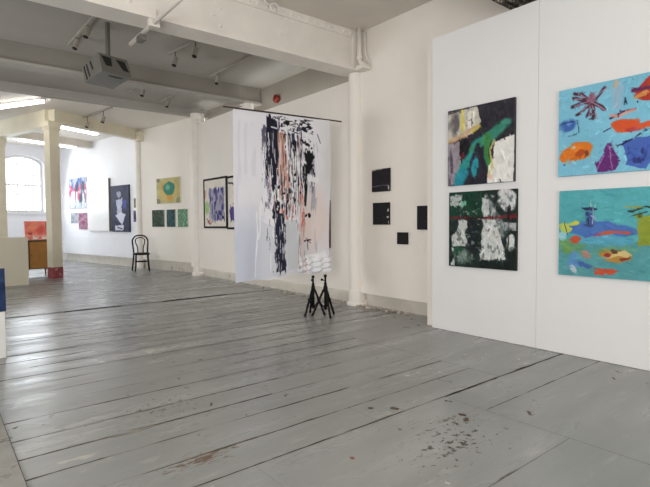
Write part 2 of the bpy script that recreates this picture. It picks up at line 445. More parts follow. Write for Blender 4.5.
bm = bmesh.new(); p = on2(5.9, 0); obeam(bm, (p.x, p.y), (p.x-3.2, p.y-1.3), .25, 3.84, ZC2); struct('ceiling_beam', bm, M['ceil'])
# the grimy riveted underside of the beam just over the partition
bm = bmesh.new(); box(bm, 3.2, 5.24, 2.45, 2.97, 3.62, 4.22)
for i in range(40):
    for j in range(6):
        bmesh.ops.create_icosphere(bm, subdivisions=1, radius=.022, matrix=Matrix.Translation((3.3+i*.049, 2.50+j*.085, 3.62)))
struct('ceiling_beam', bm, M['lattice'])

# columns
def iron_column(x, y, r, h, m, seg=20, foot=True):
    bm = bmesh.new()
    lathe(bm, (x, y, 0), ([(r*1.45, -.005), (r*1.45, .05), (r*1.2, .09), (r*1.15, .2)] if foot else [(r, -.005)])+[(r*1.02, .26), (r, .3), (r*.97, h-.22), (r*1.05, h-.2), (r*1.05, h-.12), (r*1.2, h-.06), (r*1.2, h)], seg)
    return struct('column', bm, m, False)
bm = bmesh.new(); lathe(bm, (5.262, 5.72, 0), [(.16, -.005), (.16, .04), (.135, .07), (.13, .22), (.118, .25), (.118, 3.615)], 24); struct('column', bm, M['wall'])
iron_column(5.27, 11.62, .115, ZC2-.02, M['col'])
p = on2(2.85, 0, .02); iron_column(p.x, p.y, .10, 3.95, M['col'], foot=False)
def square_post(x, y, w, h, rz):
    bm = bmesh.new()
    box(bm, -w/2, w/2, -w/2, w/2, -.005, h); box(bm, -w*.66, w*.66, -w*.66, w*.66, h-.13, h); box(bm, -w*.58, w*.58, -w*.58, w*.58, h-.2, h-.13)
    o = struct('column', bm, M['post']); o.location = (x, y, 0); o.rotation_euler.z = rz; return o
square_post(2.37, 13.45, .24, 3.78, .35); square_post(1.52, 15.95, .24, 3.66, .25)
bm = bmesh.new(); w = .124
box(bm, -w, w, -w, w, 0, .27); o = struct('column_base_trim', bm, M['red']); o.location = (2.37, 13.45, 0.002); o.rotation_euler.z = .35
bm = bmesh.new(); slab2(2.55, 2.8, 3.72, 3.98, 0, .16); struct('beam_bearing_trim', bm, M['post'])

# tall white display partition in front of the wall
bm = bmesh.new(); box(bm, 4.80, 4.87, 2.523, 3.85, .004, 3.51); box(bm, 4.80, 4.87, -1.5, 2.520, .004, 3.51); struct('partition', bm, M['panel'])
bm = bmesh.new(); box(bm, 4.873, 5.0, 3.7, 3.985, .004, 3.50); struct('partition_return', bm, M['wall']); bpy.data.objects['partition_return'].name = 'partition_2'

# ------------------------------------------------------------------ painting tools
class Art:
    def __init__(s, w, h, c):
        s.w, s.h = w, h; s.asp = h/w
        s.X, s.Y = np.meshgrid((np.arange(w)+.5)/w, (np.arange(h)+.5)/h)
        s.a = np.empty((h, w, 3)); s.a[:] = np.array(c)/255.0
        s.sd = random.randrange(10**6)
    def noise(s, fx, fy, seed=None, oct=1):
        s.sd += 17; out = np.zeros((s.h, s.w)); tot = 0
        for o in range(oct):
            r = np.random.RandomState((seed if seed is not None else s.sd)+o*101)
            gx, gy = fx*2**o, fy*2**o
            g = r.rand(int(gy)+3, int(gx)+3)
            x = s.X*gx; y = s.Y*gy; i = x.astype(int); j = y.astype(int); u = x-i; v = y-j
            u = u*u*(3-2*u); v = v*v*(3-2*v)
            out += (g[j, i]*(1-u)*(1-v)+g[j, i+1]*u*(1-v)+g[j+1, i]*(1-u)*v+g[j+1, i+1]*u*v)*.5**o; tot += .5**o
        return out/tot
    def put(s, mask, c):
        mask = np.clip(mask, 0, 1)[..., None]; s.a = s.a*(1-mask)+np.array(c)/255.0*mask
    def warp(s, rag):
        if not rag: return s.X, s.Y
        return (s.X+(s.noise(9, 9*s.asp, None, 2)-.5)*rag, s.Y+(s.noise(9, 9*s.asp, None, 2)-.5)*rag/s.asp)
    def ell(s, cx, cy, rx, ry, c, k=1, rot=0, rag=.06, soft=.15):
        X, Y = s.warp(rag); dx = X-cx; dy = (Y-cy)*s.asp; ry = ry*s.asp
        ca, sa = math.cos(rot), math.sin(rot); u = (dx*ca+dy*sa)/rx; v = (-dx*sa+dy*ca)/ry
        s.put(np.clip((1-np.sqrt(u*u+v*v))/soft, 0, 1)*k, c); return s
    def poly(s, pts, c, k=1, rag=.05):
        X, Y = s.warp(rag); ins = np.zeros(X.shape, bool); n = len(pts)
        for i in range(n):
            (x0, y0), (x1, y1) = pts[i], pts[(i+1) % n]
            if y0 == y1: continue
            cr = ((y0 > Y) != (y1 > Y)) & (X < (x1-x0)*(Y-y0)/(y1-y0)+x0); ins ^= cr
        m = ins.astype(float)
        m = (m+np.roll(m, 1, 0)+np.roll(m, -1, 0)+np.roll(m, 1, 1)+np.roll(m, -1, 1))/5*ins
        s.put(m*k, c); return s
    def line(s, pts, w, c, k=1, rag=.02):
        X, Y = s.warp(rag); d = np.full(X.shape, 9.0)
        for (x0, y0), (x1, y1) in zip(pts, pts[1:]):
            ax, ay, bx, by = x0, y0*s.asp, x1, y1*s.asp; L = max(1e-9, (bx-ax)**2+(by-ay)**2)
            t = np.clip(((X-ax)*(bx-ax)+(Y*s.asp-ay)*(by-ay))/L, 0, 1)
            d = np.minimum(d, np.hypot(X-ax-t*(bx-ax), Y*s.asp-ay-t*(by-ay)))
        s.put(np.clip((w/2-d)/(.3*w)+.3, 0, 1)*k, c); return s
    def streak(s, u0, u1, v0, v1, c, thr=.5, fx=40, fy=4, k=1, soft=.06, gain=9):
        n = s.noise(fx, fy, None, 2)
        bx = np.clip(np.minimum(s.X-u0, u1-s.X)/soft, -1, 1); by = np.clip(np.minimum(s.Y-v0, v1-s.Y)/soft, -1, 1)
        m = np.minimum(bx, by); s.put(np.clip((n+(m-1)*.35-thr)*gain, 0, 1)*(m > -.5)*k, c); return s
    def brush(s, n=260, lmin=.03, lmax=.09, jit=.07, wd=.018, ang=None):
        """short dabs, each taking up the colour under it with a little variation"""
        for k in range(n):
            cx, cy = random.random(), random.random(); t = random.uniform(0, math.pi) if ang is None else random.gauss(ang, .35)
            L = random.uniform(lmin, lmax)/2; dx, dy = L*math.cos(t), L*math.sin(t)/s.asp; m = wd
            x0, x1 = int(max(0, (cx-abs(dx)-m)*s.w)), int(min(s.w, (cx+abs(dx)+m)*s.w+1)); y0, y1 = int(max(0, (cy-abs(dy)-m)*s.h)), int(min(s.h, (cy+abs(dy)+m)*s.h+1))
            if x1-x0 < 2 or y1-y0 < 2: continue
            X = s.X[y0:y1, x0:x1]-cx; Y = (s.Y[y0:y1, x0:x1]-cy)*s.asp; dY = dy*s.asp
            q = np.clip((X*dx+Y*dY)/(L*L+1e-9), -1, 1); d = np.hypot(X-q*dx, Y-q*dY)
            c = s.a[min(s.h-1, int(cy*s.h)), min(s.w-1, int(cx*s.w))]
            c = np.clip(c*(1+random.gauss(0, jit*1.2))+random.gauss(0, jit*.5)+np.random.normal(0, jit*.25, 3), 0, 1)
            mk = (np.clip((wd*random.uniform(.3, .6)-d)/.006, 0, 1)*random.uniform(.5, .95))[..., None]
            s.a[y0:y1, x0:x1] = s.a[y0:y1, x0:x1]*(1-mk)+c*mk
        return s
    def mottle(s, amt=.08, fx=14, oct=3):
        n = (s.noise(fx, fx*s.asp, None, oct)-.5)*2*amt; s.a = np.clip(s.a+n[..., None], 0, 1); return s

def paint_mesh(name, art, W, H, depth, material, side=(225, 222, 216), parent=None, shape=None, sidemat=None):
    """canvas: painted grid front (local x across, z up, front at y=-depth), plain edges"""
    w, h = art.w, art.h
    u = np.linspace(-W/2, W/2, w); z = np.linspace(H, 0, h)
    U, Z = np.meshgrid(u, z); Yf = np.full(U.shape, -depth)
    if shape: U, Yf, Z = shape(U, Yf, Z, W, H)
    verts = np.stack([U, Yf, Z], -1).reshape(-1, 3)
    col = np.ones((h*w, 4), np.float32); col[:, :3] = s2l(np.clip(art.a, 0, 1)).reshape(-1, 3)
    i = np.arange(h*w).reshape(h, w)
    faces = np.stack([i[:-1, :-1], i[1:, :-1], i[1:, 1:], i[:-1, 1:]], -1).reshape(-1, 4).tolist()
    vl = verts.tolist(); nf = len(faces)
    if not shape:
        b0 = len(vl); sc = np.array([*s2l(np.array(side)/255.0), 1], np.float32)
        f4 = [(-W/2, -depth, 0), (W/2, -depth, 0), (W/2, -depth, H), (-W/2, -depth, H)]
        vl += [list(p) for p in f4]+[[p[0], 0, p[2]] for p in f4]
        for a, c in ((0, 1), (1, 2), (2, 3), (3, 0)): faces.append([b0+a, b0+4+a, b0+4+c, b0+c])
        faces.append([b0+4, b0+5, b0+6, b0+7]); col = np.vstack([col, np.tile(sc, (8, 1))])
    me = bpy.data.meshes.new(name); me.from_pydata(vl, [], faces); me.update()
    at = me.color_attributes.new('paint', 'FLOAT_COLOR', 'POINT'); at.data.foreach_set('color', col.astype(np.float32).ravel())
    if shape: me.polygons.foreach_set('use_smooth', [True]*len(me.polygons))
    me.materials.append(material)
    o = bpy.data.objects.new(name, me); COL.objects.link(o)
    if parent: o.parent = parent
    return o

def hang_right(o, x, y0, y1, z):   # on a wall facing -x: local +x runs towards -y
    o.location = (x, (y0+y1)/2, z); o.rotation_euler = (0, 0, -math.pi/2)
def hang_bent(o, s0, s1, z, off=.002):
    p = on2((s0+s1)/2, z, off); o.location = p; o.rotation_euler = (0, 0, math.atan2(-D2.y, -D2.x))

def framed(o, W, H, depth, t, m):
    bm = bmesh.new()
    for x0, x1, z0, z1 in ((-W/2-t, -W/2, -t, H+t), (W/2, W/2+t, -t, H+t), (-W/2, W/2, -t, 0), (-W/2, W/2, H, H+t)):
        box(bm, x0, x1, -depth-.012, 0, z0, z1)
    return link('frame', bm, m, o)

# ---- the four large canvases on the partition
a = Art(150, 156, (44, 42, 50))
a.poly([(0, 0.03), (.48, 0), (.52, .22), (.38, .36), (0, .42)], (196, 192, 178), 1, .05)
a.ell(.12, .2, .10, .2, (84, 78, 84), .8, .2, .12, .5).ell(.24, .14, .03, .2, (214, 200, 96), .9, 0, .03).ell(.37, .17, .07, .14, (222, 218, 206), 1, 0, .06)
a.line([(.31, .12), (.31, .25)], .012, (90, 88, 84)).line([(.39, .1), (.39, .25)], .012, (90, 88, 84)).line([(.31, .18), (.39, .18)], .012, (120, 116, 110))
a.line([(0, .42), (.18, .38), (.45, .30)], .07, (196, 160, 120), .8, .08).line([(.4, .33), (.5, .27)], .05, (216, 200, 90), .8)
a.poly([(0, .44), (.18, .42), (.24, .62), (.15, 1), (0, 1)], (150, 142, 150), 1, .06).streak(0, .2, .45, 1, (92, 84, 98), .5, 26, 4)
a.ell(.28, .52, .09, .12, (26, 22, 26), 1, .4, .1).ell(.26, .62, .03, .05, (120, 40, 50), .8)
a.line([(.18, .96), (.30, .72), (.44, .52), (.66, .40)], .15, (46, 144, 138), 1, .05)
a.line([(.17, .98), (.25, .84)], .17, (40, 140, 158), 1, .04).line([(.40, .55), (.62, .42), (.72, .36)], .10, (60, 140, 100), .95, .05)
a.line([(.68, .42), (.88, .28)], .15, (56, 132, 112), 1, .06).line([(.62, .42), (.60, .66), (.68, .80)], .09, (64, 132, 74), 1, .04)
a.line([(.48, .5), (.38, .72), (.36, .96)], .06, (40, 40, 62), 1, .03).line([(.5, .55), (.58, .78), (.52, .96)], .07, (38, 36, 52), 1, .03)
a.ell(.44, .78, .055, .13, (44, 150, 162), 1, .15, .04).poly([(.38, .92), (.56, .88), (.56, 1), (.36, 1)], (34, 34, 42))
a.poly([(.72, .50), (1, .42), (1, 1), (.62, 1), (.64, .82), (.70, .70)], (226, 224, 218), 1, .04).line([(.72, .48), (.66, .6), (.7, .78), (.64, .88)], .03, (206, 196, 110), .9)
a.ell(.66, .92, .04, .05, (220, 180, 160), .7).line([(.02, .04), (.5, .0)], .02, (60, 60, 64)).mottle(.06, 18)
a.brush(420, .03, .08, .06, .022, 1.2).brush(160, .015, .04, .10, .008)
o = paint_mesh('picture', a, .84, .87, .035, M['art'], (60, 56, 60)); hang_right(o, 4.798, 3.595, 2.755, 1.722)
tag(o, 'square abstract canvas with teal curving arch between cream and charcoal areas', 'painting', 'large canvases on the white partition')
a = Art(150, 152, (24, 40, 36))
a.poly([(0, 0), (.5, 0), (.55, .35), (0, .4)], (18, 58, 42), 1, .06).poly([(.02, .05), (.2, .02), (.22, .19), (.02, .19)], (176, 184, 180), 1, .06).streak(.02, .24, .02, .2, (70, 84, 80), .58, 30, 30).poly([(.2, .12), (.28, .12), (.28, .19), (.2, .19)], (110, 190, 160))
a.ell(.86, .13, .13, .15, (196, 198, 198), 1, 0, .08).line([(.58, .1), (.72, .3), (.82, .55)], .10, (120, 130, 130), 1, .1).streak(.5, .85, .02, .5, (200, 202, 200), .55, 16, 8).line([(.62, .05), (.85, .32)], .05, (30, 40, 40), .9, .05)
a.poly([(.52, .1), (.62, .12), (.64, .34), (.53, .34)], (190, 194, 192), 1, .06)
a.poly([(.16, .36), (.30, .36), (.28, .72), (.06, .74), (.04, .6), (.12, .5)], (190, 194, 190), 1, .07)
a.poly([(.53, .37), (.76, .36), (.86, .88), (.50, .88)], (202, 204, 202), 1, .06).ell(.92, .64, .07, .12, (206, 208, 206), 1, .1, .06).poly([(.84, .38), (1, .4), (1, .5), (.86, .5)], (168, 172, 172), 1, .08)
a.poly([(.30, .36), (.47, .4), (.46, .8), (.3, .8)], (20, 28, 30), 1, .05)
a.ell(.2, .86, .2, .12, (120, 140, 130), .9, 0, .15, .6).streak(.02, .45, .72, 1, (190, 200, 194), .52, 16, 12).streak(.02, .3, .7, 1, (34, 84, 62), .55, 20, 12)
a.poly([(.5, .9), (1, .88), (1, 1), (.5, 1)], (18, 28, 26), 1, .04).poly([(.88, .78), (1, .74), (1, 1), (.86, 1)], (18, 28, 26), 1, .04)
a.line([(0, .345), (.3, .345)], .035, (108, 28, 36), 1, .01).line([(.3, .35), (.55, .352)], .03, (60, 16, 22), 1, .01).line([(.55, .35), (1, .34)], .032, (120, 32, 40), 1, .01).line([(.8, .33), (1, .31)], .03, (110, 30, 38), .8, .02).mottle(.05, 20)
a.streak(0, 1, 0, 1, (44, 54, 52), .60, 26, 22, .55).streak(.1, .95, .1, .95, (176, 182, 180), .66, 16, 30, .6).streak(.84, .92, .2, .8, (20, 28, 28), .4, 20, 4)
a.brush(520, .02, .07, .10, .018, 1.5).brush(300, .01, .04, .16, .008)
o = paint_mesh('picture', a, .85, .86, .035, M['art'], (30, 36, 34)); hang_right(o, 4.798, 3.575, 2.725, .785)
tag(o, 'square dark green and white abstract canvas crossed by a thin red stripe', 'painting', 'large canvases on the white partition')
a = Art(210, 176, (122, 186, 210)); S = .8
def P_(x, y): return (x*S+.012, y+.015)
a.mottle(.04, 5)
for (x, y) in ((.10, .08), (.13, .02), (.23, .12), (.33, .07), (.46, .02), (.15, .26), (.11, .16), (.36, .34), (.27, .30), (.45, .26)):
    a.line([P_(.38, .17), P_(x+.06, y+.03)], .034, (70, 44, 60), 1, .04).line([P_(.36, .17), P_(x+.09, y+.04)], .012, (176, 130, 150), .9, .03)
a.ell(.305, .17, .05, .06, (150, 104, 126), .8, 0, .1)
a.poly([P_(.6, 0), P_(.7, 0), P_(.72, .28), P_(.6, .30)], (150, 176, 196), .75, .06).ell(.52, .05, .02, .04, (200, 170, 140), .8)
a.poly([P_(.84, .14), P_(.98, .03), P_(1.1, .02), P_(1.12, .2), P_(.98, .26), P_(.84, .24)], (168, 56, 44), 1, .06).line([P_(.82, .15), P_(1.0, .16), P_(1.1, .12)], .03, (92, 40, 84), 1, .04).ell(.72, .22, .06, .03, (210, 150, 80), .9, 0, .08)
a.ell(.10, .42, .10, .09, (60, 96, 168), .95, 0, .1, .4).line([P_(.02, .38), P_(.22, .36), P_(.24, .5), P_(.1, .52)], .01, (36, 40, 80)).streak(0, .2, .34, .5, (110, 160, 210), .6, 20, 10)
a.line([P_(.58, .40), P_(.72, .34), P_(.84, .33)], .02, (70, 50, 90), 1, .03).line([P_(.6, .37), P_(.84, .35)], .03, (214, 150, 130), .9, .06)
a.ell(.60, .50, .13, .085, (208, 84, 44), 1, 0, .06).poly([P_(.86, .50), P_(1.2, .42), P_(1.2, .52), P_(.86, .56)], (208, 88, 50), 1, .04).line([P_(.52, .53), P_(.6, .50)], .012, (40, 40, 70)).ell(.66, .58, .06, .03, (176, 60, 70), .7)
a.ell(.18, .74, .155, .13, (214, 116, 36), 1, 0, .1).ell(.16, .70, .07, .06, (226, 132, 44), .8, 0, .1, .6).ell(.155, .68, .018, .02, (200, 196, 170), .8, 0, .02).streak(.05, .32, .66, .86, (176, 76, 30), .62, 14, 12).ell(.28, .76, .02, .05, (110, 60, 40), .8, .3)
a.poly([P_(.56, .66), P_(.60, .66), P_(.72, .86), P_(.66, .96), P_(.46, .96), P_(.43, .88), P_(.52, .80)], (96, 40, 110), 1, .04).line([P_(.52, .78), P_(.46, .94)], .01, (170, 120, 170)).line([P_(.58, .7), P_(.62, .94)], .01, (160, 110, 160))
a.poly([P_(.72, .64), P_(1.02, .62), P_(1.06, .84), P_(.96, .96), P_(.76, .92)], (70, 100, 178), 1, .06).streak(.58, .84, .62, .95, (44, 56, 118), .56, 16, 10).line([P_(.66, .70), P_(.8, .66), P_(.98, .56)], .014, (30, 34, 66)).line([P_(1, .3), P_(1.1, .42)], .014, (30, 34, 60))
a.ell(.06, .86, .012, .012, (40, 60, 90)).ell(.70, .28, .012, .014, (30, 40, 60)).ell(.62, .25, .012, .014, (30, 40, 60))
a.ell(.92, .3, .05, .08, (60, 120, 100), .9, .3).ell(.93, .75, .04, .1, (214, 170, 80), .9, -.3)
a.brush(520, .02, .06, .045, .018).brush(200, .01, .03, .09, .007)
o = paint_mesh('picture', a, .96, .82, .035, M['art'], (120, 168, 188)); hang_right(o, 4.798, 2.295, 1.335, 1.732)
tag(o, 'pale blue canvas with orange fish shapes, dark leafy sprig and purple fig', 'painting', 'large canvases on the white partition')
a = Art(210, 176, (84, 166, 174)); a.mottle(.035, 4)
a.poly([P_(0, .60), P_(.3, .56), P_(1.3, .60), P_(1.3, 1), P_(0, 1)], (84, 150, 156), 1, .08).ell(.5*S, .46, .46*S, .10, (72, 112, 178), 1, .05, .06).ell(.5*S, .57, .4*S, .06, (86, 160, 186), .9, 0, .06)
a.ell(.10, .68, .16, .10, (110, 150, 70), .9, 0, .14, .6).ell(.52, .70, .22, .07, (104, 150, 100), .8, 0, .1, .6)
a.poly([P_(.29, .20), P_(.42, .20), P_(.41, .42), P_(.31, .41)], (62, 84, 136), 1, .03).line([P_(.29, .20), P_(.43, .21)], .018, (32, 38, 70)).line([P_(.33, .2), P_(.34, .40)], .012, (30, 40, 80)).line([P_(.39, .2), P_(.39, .38)], .01, (150, 170, 200)).line([P_(.36, .2), P_(.37, .12)], .008, (180, 200, 200)).line([P_(.41, .2), P_(.43, .13)], .008, (180, 200, 200))
a.line([P_(.44, .50), P_(.6, .47), P_(.78, .475)], .032, (196, 86, 60), 1, .04).line([P_(.3, .53), P_(.45, .5)], .02, (90, 80, 160), .8)
a.line([P_(.03, .38), P_(.12, .44), P_(.2, .36)], .028, (196, 196, 70), 1, .06).ell(.07, .46, .06, .07, (190, 200, 90), .9, 0, .14).line([P_(.05, .35), P_(.1, .5)], .01, (40, 50, 40)).ell(.04, .55, .04, .05, (150, 200, 214), .9)
a.ell(.17, .565, .055, .032, (190, 84, 54), 1, 0, .08)
a.poly([P_(.84, .28), P_(1.02, .26), P_(1.04, .6), P_(.86, .62)], (136, 150, 52), 1, .06).streak(.66, .84, .26, .62, (74, 90, 40), .56, 18, 10).line([P_(.78, .24), P_(.95, .2), P_(1.06, .22)], .02, (44, 56, 40)).line([P_(.80, .3), P_(.95, .26)], .012, (50, 60, 40)).line([P_(.74, .19), P_(.9, .2)], .014, (150, 160, 80))
a.ell(.53, .74, .155, .075, (170, 130, 60), 1, .06, .05).ell(.56, .73, .10, .045, (210, 190, 130), .9, 0, .1).ell(.46, .74, .03, .03, (150, 50, 40), 1).ell(.6, .78, .05, .02, (130, 60, 44), 1).ell(.52, .70, .03, .02, (80, 50, 40), .9)
a.poly([P_(.42, .88), P_(.62, .88), P_(.7, .91), P_(.62, .95), P_(.42, .96)], (192, 80, 54), 1, .03)
a.ell(.25, .74, .06, .07, (170, 130, 116), 1, 0, .1).ell(.23, .84, .09, .07, (66, 92, 160), .9, 0, .14).ell(.14, .82, .06, .09, (90, 140, 190), .9, 0, .12).ell(.15, .92, .05, .04, (190, 200, 206), .9, 0, .1)
a.poly([P_(1.05, .35), P_(1.2, .3), P_(1.2, .5), P_(1.06, .5)], (70, 90, 150), 1, .05).mottle(.03, 20)
a.brush(520, .02, .08, .045, .020, .2).brush(200, .01, .03, .08, .007)
o = paint_mesh('picture', a, .96, .81, .035, M['art'], (84, 140, 146)); hang_right(o, 4.798, 2.28, 1.32, .782)
tag(o, 'turquoise canvas with a blue pool, olive vase and plate of food', 'painting', 'large canvases on the white partition')

# ---- small black pictures on the long wall
def black_art(c, extra):
    a = Art(44, 44, c); a.mottle(.03, 8)
    if extra == 1: a.line([(.03, .76), (.6, .73), (.95, .74)], .03, (120, 118, 124), .8, .03).ell(.95, .84, .05, .1, (180, 176, 172), .9).poly([(0, 0), (.9, -.02), (1, .02), (.4, .04), (0, .09)], (196, 188, 178), 1, .01)
    if extra == 2: a.line([(.1, .68), (.9, .68)], .02, (60, 62, 66), .8, .03).poly([(.9, .3), (1, .28), (1, .42), (.88, .4)], (190, 184, 176), 1, .05).poly([(.82, .64), (1, .62), (1, .7), (.86, .7)], (200, 196, 190), 1, .05).ell(1, .9, .06, .08, (190, 184, 176), 1)
    return a
for y0, y1, z, h, c, ex, lab in ((5.33, 4.97, 1.76, .335, (30, 26, 32), 1, 'square black picture with a thin pale line near its lower edge'),
                                (5.31, 4.98, 1.27, .325, (24, 25, 27), 2, 'square black picture with nibbled pale edge, directly below the pale-lined black one'),
                                (4.82, 4.63, .99, .17, (28, 18, 20), 0, 'smallest black-brown square picture, hung lowest of the dark ones'),
                                (4.45, 4.24, 1.20, .325, (26, 23, 30), 0, 'upright plain black picture next to the white partition edge')):
    o = paint_mesh('picture', black_art(c, ex), abs(y1-y0), h, .03, M['art'], (30, 28, 30)); hang_right(o, XW-.003, y0, y1, z)
    tag(o, lab, 'picture', 'black pictures on the long wall')

# ---- two framed drawings beside the wall bend
a = Art(80, 80, (222, 214, 200))
a.ell(.12, .58, .12, .2, (150, 186, 110), .8, 0, .1, .5).ell(.05, .3, .06, .1, (200, 140, 120), .6)
a.poly([(.2, .15), (.45, .22), (.9, .2), (.92, .7), (.7, .85), (.45, .95), (.25, .8)], (106, 104, 152), .55, .1).streak(.18, .95, .15, .92, (56, 52, 120), .45, 22, 5).streak(.3, .9, .3, .9, (40, 44, 92), .56, 16, 10)
a.ell(.2, .9, .1, .05, (176, 90, 90), .6).line([(.1, .82), (.25, .95), (.4, .88)], .02, (40, 40, 50)).mottle(.04)
o = paint_mesh('picture', a, 1.10, 1.09, .02, M['art']); hang_right(o, XW-.003, 11.12, 10.02, 1.24); framed(o, 1.10, 1.09, .02, .045, M['frame'])
tag(o, 'black-framed picture of dense violet scribbles with a green patch', 'picture', 'black-framed violet pictures')
a = Art(60, 80, (224, 216, 204))
a.poly([(.1, .62), (.5, .5), (.9, .45), (1, .9), (.5, .92), (.15, .85)], (82, 62, 140), 1, .1).streak(.1, 1, .45, .95, (52, 40, 104), .52, 14, 6).line([(.05, .1), (.3, .12), (.45, .2), (.46, .35)], .05, (40, 40, 52)).mottle(.04)
o = paint_mesh('picture', a, .80, 1.09, .02, M['art']); hang_right(o, XW-.003, 9.93, 9.13, 1.22); framed(o, .80, 1.09, .02, .045, M['frame'])
tag(o, 'black-framed picture with solid purple blot, partly behind the hanging cloth', 'picture', 'black-framed violet pictures')
# ---- two works whose edges show past the hanging cloth
a = Art(40, 60, (196, 192, 178)); a.streak(.5, 1, 0, 1, (120, 124, 96), .4, 10, 4).poly([(.9, 0), (1, 0), (1, 1), (.93, 1)], (96, 96, 76))
o = paint_mesh('picture', a, .55, .66, .03, M['art'], (90, 92, 76)); hang_right(o, XW-.003, 6.92, 6.37, 1.81); tag(o, 'pale olive-edged picture mostly hidden by the hanging cloth, upper of two', 'picture')
a = Art(40, 60, (150, 130, 90)); a.poly([(0, 0), (1, 0), (1, .25), (0, .2)], (176, 76, 48)).poly([(0, .55), (1, .6), (1, 1), (0, 1)], (56, 44, 40)).mottle(.1)
o = paint_mesh('picture', a, .55, .80, .03, M['art'], (110, 70, 50)); hang_right(o, XW-.003, 6.90, 6.35, .88); tag(o, 'orange and brown picture mostly hidden by the hanging cloth, lower of two', 'picture')

# ---- works on the bent wall
a = Art(70, 64, (186, 176, 122)); a.mottle(.08, 6).ell(.5, .5, .44, .46, (206, 178, 104), .9, 0, .1, .3).ell(.32, .35, .16, .16, (198, 130, 60), .7, 0, .12, .6).ell(.55, .78, .2, .14, (204, 140, 60), .7, 0, .1, .6).ell(.55, .42, .26, .28, (52, 126, 104), 1, 0, .06).ell(.5, .38, .13, .13, (120, 190, 160), .8, 0, .1, .7).ell(.06, .06, .1, .1, (120, 110, 90), .7).ell(.94, .92, .14, .16, (130, 130, 100), .7).ell(.06, .94, .12, .14, (110, 106, 90), .7)
o = paint_mesh('painting', a, 1.14, .70, .04, M['art'], (220, 214, 190)); hang_bent(o, 1.87, .73, 1.875); tag(o, 'yellow ochre painting with a round green disc in its middle', 'painting')
for s0, s1, c1, c2, lab in ((2.15, 1.54, (36, 54, 40), (70, 90, 66), 'dark forest green small painting, under the green disc painting'), (1.41, 1.00, (34, 62, 66), (60, 100, 100), 'narrow blue-teal small painting between two green ones'), (.87, .42, (92, 134, 104), (136, 178, 146), 'pale mint green small painting beside the corner column')):
    a = Art(36, 36, c1); a.streak(0, 1, 0, 1, c2, .55, 10, 8).line([(.25, .7), (.25, .3), (.75, .3), (.75, .65)], .05, c2, .6, .05).mottle(.06, 9)
    o = paint_mesh('painting', a, s0-s1, .475, .03, M['art'], (200, 200, 190)); hang_bent(o, s0, s1, 1.225); tag(o, lab, 'painting', 'small green paintings in a row')
a = Art(20, 24, (120, 112, 90)); a.mottle(.15, 5); o = paint_mesh('picture', a, .16, .28, .02, M['art']); hang_bent(o, 3.16, 3.0, 1.80); tag(o, 'tiny olive brown picture above the tiny purple one', 'picture')
a = Art(20, 24, (96, 80, 130)); a.ell(.5, .5, .3, .3, (40, 34, 60)).mottle(.1, 5); o = paint_mesh('picture', a, .22, .34, .02, M['art']); hang_bent(o, 3.2, 2.98, 1.37); tag(o, 'tiny purple picture above the bentwood chair', 'picture')
a = Art(60, 80, (170, 172, 190)); a.streak(0, 1, 0, .45, (80, 110, 160), .5, 14, 4).streak(0, 1, .2, .75, (206, 70, 86), .45, 18, 4).streak(0, 1, .4, 1, (226, 220, 224), .5, 16, 3).streak(0, 1, .1, 1, (50, 60, 84), .58, 20, 3).poly([(0, .82), (1, .8), (1, 1), (0, 1)], (190, 200, 196), .6, .1).mottle(.08)
o = paint_mesh('painting', a, 1.38, 1.07, .03, M['art'], (220, 220, 224)); hang_bent(o, 7.6, 6.22, 1.87); tag(o, 'large red and blue streaked abstract painting near the window wall', 'painting')
a = Art(24, 24, (150, 152, 160)); a.mottle(.18, 6); o = paint_mesh('painting', a, .58, .36, .02, M['art']); hang_bent(o, 7.53, 6.95, 1.36); tag(o, 'small grey speckled painting below the red and blue streaked one', 'painting')
a = Art(30, 30, (176, 130, 148)); a.streak(0, 1, 0, 1, (110, 90, 116), .5, 8, 12).streak(0, 1, 0, 1, (150, 60, 90), .6, 8, 12).mottle(.08); o = paint_mesh('painting', a, .68, .57, .02, M['art']); hang_bent(o, 6.9, 6.22, 1.14); tag(o, 'small mauve and crimson painting touching the white board', 'painting')
bm = bmesh.new(); box(bm, -.745, .745, -.06, 0, 0, 1.68); bevel(bm, .006)
o = link('board', bm, M['white']); hang_bent(o, 6.12, 4.63, 1.09); tag(o, 'blank white board hanging beside the dark blue figure painting', 'board')
bm = bmesh.new(); box(bm, .7455, .775, -.07, 0, -.01, 1.69); link('edge_rail', bm, M['grey'], o)
a = Art(60, 80, (46, 48, 72)); a.mottle(.05)
a.ell(.45, .2, .12, .09, (170, 174, 196), .8, .2, .1).poly([(.28, .3), (.66, .26), (.62, .46), (.34, .5)], (176, 180, 200), 1, .1).ell(.48, .55, .14, .1, (190, 194, 212), .9, .4, .12).poly([(.22, .66), (.52, .56), (.8, .64), (.6, .84)], (206, 208, 222), 1, .06).poly([(.2, .86), (.72, .84), (.68, .96), (.22, .97)], (206, 208, 218), 1, .04).line([(.35, .9), (.6, .93)], .04, (50, 50, 70)).poly([(.62, .3), (.85, .32), (.84, .54), (.64, .5)], (66, 72, 140), 1, .08)
o = paint_mesh('painting', a, 1.10, 1.44, .05, M['art'], (60, 60, 80)); hang_bent(o, 4.5, 3.4, 1.07); tag(o, 'tall dark blue painting with pale broken figure shapes', 'painting')
